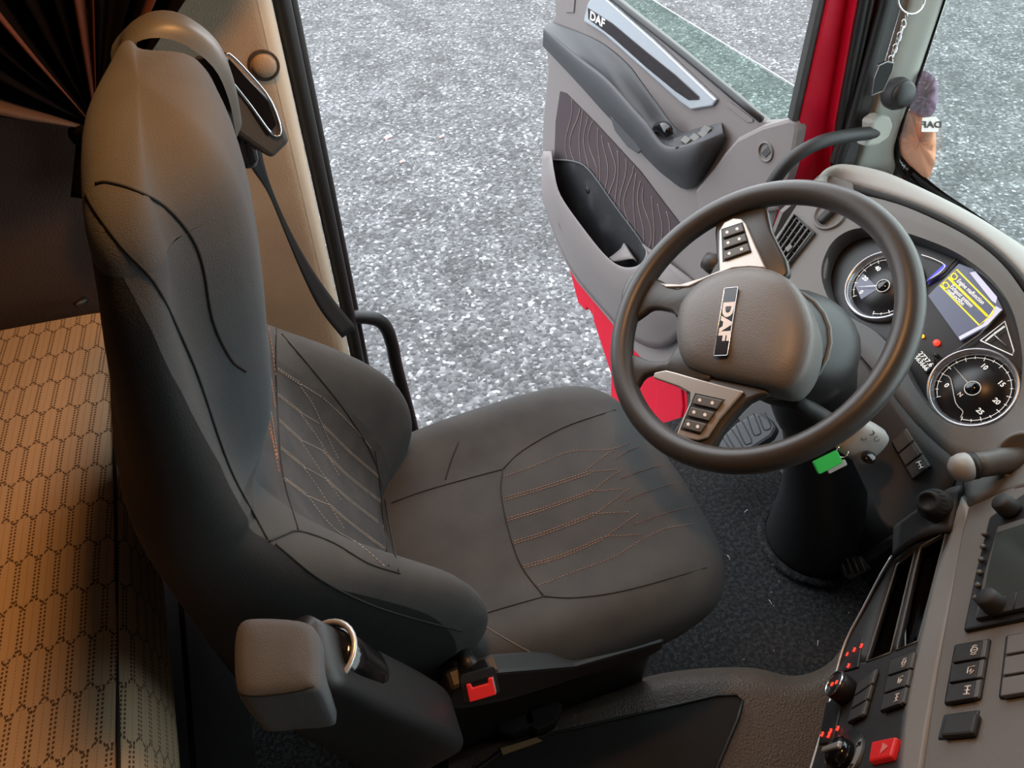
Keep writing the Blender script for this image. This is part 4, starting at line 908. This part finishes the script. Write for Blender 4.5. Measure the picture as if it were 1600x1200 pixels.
def icon(f, s, par, seed, m='white_print'):
    rnd = random.Random(seed*7+int(s*1e5)); g = []
    k = seed % 3
    ex, ey = V((0, 1)), V((-1, 0))
    def T(a, b): return f.p(a*s, b*s, .0003)
    if k == 0: g += [tube_geo([T(a, b) for a, b in circ(.55, 10)], s*.09, 4, closed=True), tube_geo([T(-.75, -.5), T(-.95, 0), T(-.75, .5)], s*.09, 4), tube_geo([T(.75, -.5), T(.95, 0), T(.75, .5)], s*.09, 4), tube_geo([T(0, -.25), T(0, .25)], s*.12, 4)]
    if k == 1: g += [tube_geo([T(-.7, .6), T(-.6, -.5), T(.5, -.5)], s*.1, 4), tube_geo([T(.1, .6), T(.7, .0)], s*.1, 4), tube_geo([T(-.2, .1), T(.3, -.1)], s*.1, 4)]
    if k == 2: g += [tube_geo([T(-.7, 0), T(.7, 0)], s*.1, 4), tube_geo([T(-.7, -.5), T(-.7, .5)], s*.13, 4), tube_geo([T(.7, -.5), T(.7, .5)], s*.13, 4), tube_geo([T(0, -.4), T(0, .4)], s*.1, 4)]
    return multi('icon', g, m, par, smooth=False)
fL = Frame(dp(1428, 712, .016), (dp(1440, 735)-dp(1412, 685)), (dp(1445, 690)-dp(1410, 730)))
rocker_bank('switch_bank', 'black rocker switches under the dials right of the stalk tip', fL, [(1391, 690), (1416, 667), (1455, 728), (1425, 750)], 3, (2,))
rocker_bank('switch_bank', 'three blank black rockers beside the climate knob on the console', FA, [(1325, 1120), (1361, 1040), (1371, 1042), (1350, 1118)][0:0] or [(1338, 1068), (1371, 1042), (1350, 1116), (1322, 1130)], 3, ())
rocker_bank('switch_bank', 'three rockers with white symbols above the red hazard button', FA, [(1389, 1030), (1431, 1016), (1413, 1098), (1373, 1112)], 3, (0, 1, 2))
rocker_bank('switch_bank', 'three dark rockers with white symbols below the radio unit', FB, [(1490, 1006), (1546, 996), (1530, 1090), (1473, 1100)], 3, (0, 1, 2), 'black_soft')
rocker_bank('switch_bank', 'grey rockers at the right picture edge beside the symbol rockers', FB, [(1570, 992), (1660, 975), (1650, 1075), (1558, 1090)], 3, (2,), 'dash')
bl = thing('blank_cover', 'single dark pushed cover with faint emblem on the console', 'switch cover', FB.px(1495, 1130))
platepx('surround', FB, [(1474, 1116), (1530, 1108), (1522, 1150), (1464, 1155)], -.004, .006, 'black', bl, bev=.002)
platepx('cap', FB, [(1476, 1119), (1527, 1112), (1519, 1145), (1468, 1150)], .0, .009, 'black_soft', bl, bev=.003)
hz = thing('hazard_switch', 'red hazard warning button with pale triangle on the console', 'button', FA.px(1378, 1165))
hcap = platepx('cap', FA, [(1361, 1158), (1400, 1150), (1391, 1182), (1356, 1190)], -.002, .010, 'red_button', hz, bev=.003)
a, b = FA.uv(1381, 1168, .0085); ft = FA.moved(a, b, .0083)
plate('triangle', ft, [(-.008, -.005), (.008, -.005), (0, .009)], 0, .0005, 'litter_red', hcap)
platepx('surround', FA, [(1355, 1157), (1403, 1146), (1394, 1184), (1351, 1193)], -.004, .003, 'black', hz)
gs = thing('gear_selector', 'round drive mode dial with pale letters at the console foot', 'dial', FA.px(1330, 1170))
fgs = FA.moved(*FA.uv(1322, 1185, .0), 0)
lathe('dial_plate', fgs, [(.042, -.003), (.041, .003), (.0005, .003)], 'black', gs, 32)
arc = [(.038*math.cos(math.radians(t)), .038*math.sin(math.radians(t))) for t in range(35, 126, 10)] + [(.028*math.cos(math.radians(t)), .028*math.sin(math.radians(t))) for t in range(125, 34, -10)]
plate('scale', fgs, arc, .003, .001, 'silver', gs)
for n_, t in (('R', 112), ('N', 52), ('D', 15)):
    text('letter', n_, fgs, .012, 'black' if n_ != 'D' else 'white_print', gs, .0042, .0003, cx=.033*math.cos(math.radians(t)), cy=.033*math.sin(math.radians(t)))
lathe('knob', fgs, [(.023, .003), (.022, .018), (.016, .022), (.0005, .023)], 'gloss_black', gs, 24)
plate('grip', fgs, [(-.004, -.02), (.004, -.02), (.005, .022), (-.005, .022)], .02, .006, 'silver', gs, bev=.002)
# climate controls on the lower edge
cc_ = thing('climate_panel', 'climate controls with glowing red symbols along the console edge', 'climate control', FA.px(1310, 1065))
for q in ([(1320, 1010), (1348, 994), (1340, 1042), (1308, 1052)], [(1290, 1098), (1318, 1084), (1300, 1160), (1278, 1162)]):
    platepx('key_plate', FA, q, -.002, .005, 'black', cc_, bev=.0015)
for x, y in ((1323, 1022), (1334, 1015), (1345, 1009), (1325, 1040), (1284, 1147), (1297, 1142), (1294, 1149), (1308, 1138)):
    f = FA.moved(*FA.uv(x, y, .004), .0036)
    multi('symbol', [tube_geo([f.p(-.004, -.002, 0), f.p(0, .003, 0), f.p(.004, .001, 0)], .0010, 4), tube_geo([f.p(-.003, .003, 0), f.p(.002, -.003, 0)], .0009, 4)], 'icon_red', cc_)
fck = FA.moved(*FA.uv(1303, 1067, .025), 0)
ck = lathe('temperature_knob', fck, [(.020, 0), (.022, .004), (.0225, .020), (.020, .024), (.0005, .024)], 'black', cc_, 32)
tube('chrome_ring', [fck.p(x, y, .0245) for x, y in circ(.0205, 32)], .0018, 'chrome', ck, 6, closed=True)
for dx in (-.006, .006): plate('knob_symbol', fck, rrect(.003, .003, .001, 2, 0, dx), .0242, .0005, 'icon_red', ck)
# storage slots
for lbl, ea, eb in (('tall dark storage slot on the console nearest the footwell', e1, e2), ('tall dark storage slot on the console nearest the grey trim', e3, e4)):
    t = thing('storage_slot', lbl, 'storage slot', dp(*ea[-1]))
    rws = [[dp(x, y, l) for x, y in e] for e, l in ((ea, 0), (ea, -.05), (eb, -.05), (eb, 0))]
    for r in rws: r.insert(0, dp(*((r is rws[0] or r is rws[1]) and ea[0] or eb[0])))
    grid('liner', rws, 'gloss_black', t, 1, 1)
    tube('frame', [dp(x, y, .001) for x, y in ea + eb[::-1]], .0018, 'knob_grey', t, 6, closed=True)
# rotary switch with print
rk = thing('rotary_switch', 'ribbed black rotary knob on the dark panel below the rockers', 'knob', dp(1455, 790))
frk = Frame(dp(1462, 790, .016), dp(1480, 778)-dp(1430, 812), dp(1470, 770)-dp(1440, 830))
if frk.n.dot(D(1455, 790)) > 0: frk = Frame(frk.o, frk.h, -frk.u)
kb = lathe('knob', frk, [(.026, -.006), (.026, .006), (.021, .010), (.018, .034), (.016, .040), (.011, .041), (.0105, .038), (.0005, .038)], 'black_soft', rk, 32)
for k in range(16):
    t = 2*math.pi*k/16; tube('rib', [frk.p(.0205*math.cos(t), .0205*math.sin(t), .012), frk.p(.0178*math.cos(t), .0178*math.sin(t), .034)], .0012, 'black', kb, 4)
text('print', 'U', frk, .014, 'white_print', rk, -.002, .0002, cx=-.006, cy=-.034)
# parking brake lever
pb = thing('parking_brake', 'stubby parking brake lever with worn grey knob on the dashboard', 'lever', dp(1590, 730))
e0 = dp(1600, 716, -.01); e1 = at(1500, 731, tdash(1500, 731)-.07)
dl = e1-e0
tube('sleeve', [e0, e0+dl*.25, e0+dl*.78], [.022, .021, .019], 'knob_grey', pb, 16, 4)
tube('worn_collar', [e0+dl*.76, e0+dl*.86], .0205, 'rubber', pb, 14)
fkb = Frame(e0+dl*.86, dl.cross(V((0, 0, 1))), V((0, 0, 1)).cross(dl.cross(V((0, 0, 1)))))
fkb = Frame(e0+dl*.84, dl.cross(V((0, 0, 1))), dl.cross(V((0, 0, 1))).cross(dl)*-1)
if fkb.n.dot(dl) < 0: fkb = Frame(fkb.o, fkb.h, -fkb.u)
lathe('knob', fkb, [(.019, .0), (.0215, .004), (.0215, .012), (.018, .022), (.010, .028), (.0005, .030)], 'stalk_grey', pb, 24)
fso = Frame(dp(1604, 716, .004), CL.h, (.5, -.3, .8))
lathe('socket', fso, [(.042, -.01), (.040, .004), (.034, .008), (.030, .0), (.0005, -.004)], 'dash', pb, 32)
# radio
ra = thing('radio_unit', 'dark radio unit with blank screen and round knobs on the console', 'radio', FB.px(1550, 900))
platepx('bezel', FB, [(1504, 985), (1522, 900), (1545, 808), (1600, 770), (1720, 730), (1720, 940)], -.004, .010, 'black', ra, bev=.003)
platepx('inner_frame', FB, [(1523, 968), (1536, 900), (1558, 822), (1720, 770), (1720, 925)], .006, .004, 'knob_grey', ra, bev=.002)
platepx('display', FB, [(1535, 935), (1546, 880), (1557, 832), (1720, 780), (1720, 900)], .008, .004, 'radio_screen', ra)
platepx('key_strip', FB, [(1524, 966), (1534, 936), (1720, 896), (1720, 922)], .0095, .003, 'black_soft', ra, bev=.001)
for k in range(4):
    x = 1570+18*k; tube('key_gap', [FB.px(x, 930-4.0*k, .013), FB.px(x-5, 958-4.6*k, .013)], .0008, 'black', ra, 4)
for x, y in ((1552, 948), (1574, 797)):
    f = FB.moved(*FB.uv(x+3, y-2, .012), 0)
    lathe('knob', f, [(.014, .008), (.015, .012), (.0135, .028), (.011, .031), (.0005, .0315)], 'black_soft', ra, 24)
for k in range(6):
    x = 1524+14*k/5.0; y = 934-100*k/5
    f = FB.moved(*FB.uv(x, y, .012), 0); lathe('small_key', f, [(.0038, .009), (.0038, .013), (.002, .0145), (.0005, .0148)], 'knob_grey', ra, 12)
# ================================================================== pillar fittings
gh = thing('grab_handle', 'curved black grab handle between the dash corner and the front pillar', 'grab handle', on(1205, 290, 'y', 1.08))
tube('bar', [on(1186, 330, 'y', 1.07), on(1206, 288, 'y', 1.06), on(1238, 248, 'y', 1.05), on(1280, 223, 'y', 1.045), on(1325, 212, 'y', 1.05), on(1372, 207, 'y', 1.075)], .0135, 'rubber', gh, 14, 6)
fm = Frame(on(1384, 202, 'y', 1.07), (1, 0, -.1), (0, .2, 1))
platepx('mount', fm, [(1362, 190), (1376, 180), (1392, 182), (1397, 196), (1390, 216), (1372, 228), (1352, 230), (1362, 208)], -.02, .03, 'pillar_trim', gh, bev=.006)
sb_ = thing('round_speaker', 'black round ball shaped fitting on the pale pillar lining', 'fitting', on(1400, 146, 'y', 1.05))
fbq = Frame(on(1400, 146, 'y', 1.06), (.95, .0, .3), (-.2, .35, .9))
lathe('ball', fbq, [(.020, -.02), (.029, -.008), (.031, .004), (.028, .018), (.0255, .022)], 'black_soft', sb_, 28)
lathe('cap', fbq, [(.0255, .0215), (.025, .025), (.018, .030), (.0005, .032)], 'black', sb_, 28)
kc = thing('key_chain', 'silver chain with black fob hanging from a ring on the pillar', 'key chain', on(1378, 150, 'y', 1.06))
kf = Frame(on(1425, 0, 'y', 1.05), (1, 0, .2), (0, .1, 1))
tube('ring', [kf.p(*kf.uv(1424+21*math.cos(2*math.pi*k/24), -2+24*math.sin(2*math.pi*k/24), 0), 0) for k in range(24)], .0018, 'chrome', kc, 6, closed=True)
path = [(1418, 18), (1414, 32), (1410, 42), (1407, 52), (1403, 62), (1400, 71), (1397, 80), (1393, 89)]
for i, (x, y) in enumerate(path):
    x2, y2 = path[i+1] if i+1 < len(path) else (1390, 98)
    w_ = 3.4; vx = i % 2
    tube('link', [kf.px((x+x2)/2+math.cos(t)*(w_ if vx else w_*.5), (y+y2)/2+math.sin(t)*7, (.002*math.cos(t) if not vx else 0)) for t in (2*math.pi*k/10 for k in range(10))], .0009, 'chrome', kc, 5, closed=True)
tube('clasp', [kf.px(1413, 40, .003), kf.px(1409, 50, .003), kf.px(1398, 82, .003), kf.px(1394, 92, .003)], .0016, 'chrome', kc, 6, 3)
platepx('fob', kf, [(1374, 102), (1387, 96), (1397, 98), (1394, 112), (1380, 142), (1362, 149), (1366, 122)], -.004, .008, 'gloss_black', kc, bev=.002)
tube('fob_frame', [kf.px(x, y, .004) for x, y in ((1374, 102), (1387, 96), (1397, 98), (1394, 112), (1380, 142), (1362, 149), (1366, 122))], .0005, 'silver', kc, 5, closed=True)
# entry rail by the rear door pillar
er = tube('entry_rail', [(.07, 1.13, .56), on(548, 495, 'y', 1.14), on(585, 498, 'y', 1.15), on(603, 512, 'y', 1.155), on(613, 540, 'y', 1.155), on(620, 575, 'y', 1.15), (.185, 1.14, .2), (.185, 1.10, .05)], .014, 'black', None, 14, 5, loc=(.185, 1.1, .05))
tag(er, 'bent black entry rail beside the far seat bolster', 'rail')
bs = thing('belt_anchor', 'black belt anchor clip between backrest and cushion on the door side', 'belt clip', on(650, 725, 'y', .9))
plate('clip', Frame(on(648, 722, 'y', .885), (1, 0, .3), (0, 0, 1)), rrect(.018, .012, .004), -.01, .02, 'black_soft', bs, bev=.003)
tube('strap', [on(640, 745, 'y', .88), on(650, 700, 'y', .9)], .006, 'black', bs, 6)
# reflection in the windscreen, built as translucent film and tag shapes
cf = thing('windscreen_reflection', 'windscreen reflection modelled as crumpled orange and purple film', 'reflection', wspx(1440, 270, .02))
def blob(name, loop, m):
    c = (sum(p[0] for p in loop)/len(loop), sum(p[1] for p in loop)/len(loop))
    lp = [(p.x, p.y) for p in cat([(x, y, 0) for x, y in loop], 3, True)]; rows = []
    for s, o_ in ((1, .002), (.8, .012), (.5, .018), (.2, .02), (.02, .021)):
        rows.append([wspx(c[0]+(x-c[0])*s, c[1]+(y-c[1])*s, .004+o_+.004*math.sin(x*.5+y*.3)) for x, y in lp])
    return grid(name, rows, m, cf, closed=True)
blob('purple_reflection', [(1440, 112), (1455, 116), (1464, 130), (1464, 160), (1458, 178), (1442, 186), (1428, 180), (1421, 170), (1430, 140)], 'reflect_purple')
blob('orange_reflection', [(1421, 172), (1440, 182), (1452, 190), (1462, 205), (1462, 240), (1458, 262), (1448, 280), (1425, 262), (1408, 240), (1406, 215), (1414, 190)], 'reflect_orange')
wt = thing('reflected_tag', 'small pale reflection with mirrored letters, modelled as a tag', 'tag', wspx(1455, 195, .04))  # reflected lettering in the glass, given a shape of its own
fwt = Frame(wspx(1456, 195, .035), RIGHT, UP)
platepx('reflected_card', fwt, [(1441, 184), (1462, 182), (1470, 190), (1466, 206), (1440, 206)], -.001, .001, 'reflect_white', wt)
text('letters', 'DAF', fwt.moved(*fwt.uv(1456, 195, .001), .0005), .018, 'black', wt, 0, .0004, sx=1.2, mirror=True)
# litter outside
for x, y, nm in ((606, 214, 'pink and white paper scrap on the asphalt nearest the seat top'), (690, 213, 'tiny red paper scrap on the asphalt, right of the others'), (628, 252, 'tiny pink and white scrap on the asphalt, lowest of three')):
    p = on(x, y, 'z', GZ+.012); t = thing('paper_scrap', nm, 'litter', p, 'paper scraps on the asphalt')
    fr3 = Frame(p, (1, .3, .05), (0, 1, .1)); k = 1.3 if x == 606 else .8
    grid('red_half', [[fr3.p((a-.010)*k, b*k, .004*math.sin(a*300+b*200)) for a in (-.015, 0, .013)] for b in (-.016, 0, .016)], 'litter_red', t, 2, 2, solid=.001)
    grid('white_half', [[fr3.p((a+.018)*k, (b+.006)*k, .004*math.cos(a*300+b*200)) for a in (-.015, 0, .013)] for b in (-.014, 0, .014)], 'litter_white', t, 2, 2, solid=.001)

# lint on the carpet
geo = []
for _ in range(26):
    x, y = random.uniform(1040, 1330), random.uniform(780, 1040); p = on(x, y, 'z', .004)
    if not (.5 < p.x < 1.0): continue
    a = random.uniform(0, 3.1); L_ = random.choice((.001, .001, .0015, .006)); d_ = V((math.cos(a), math.sin(a), .1))*L_
    geo.append(tube_geo([p-d_, p+V((0, 0, .002)), p+d_], .0006, 4))
lint = multi('lint', geo, 'litter_white', None, loc=on(1150, 950, 'z', 0)); tag(lint, 'tiny white lint bits scattered on the black carpet', 'lint', kind='stuff')
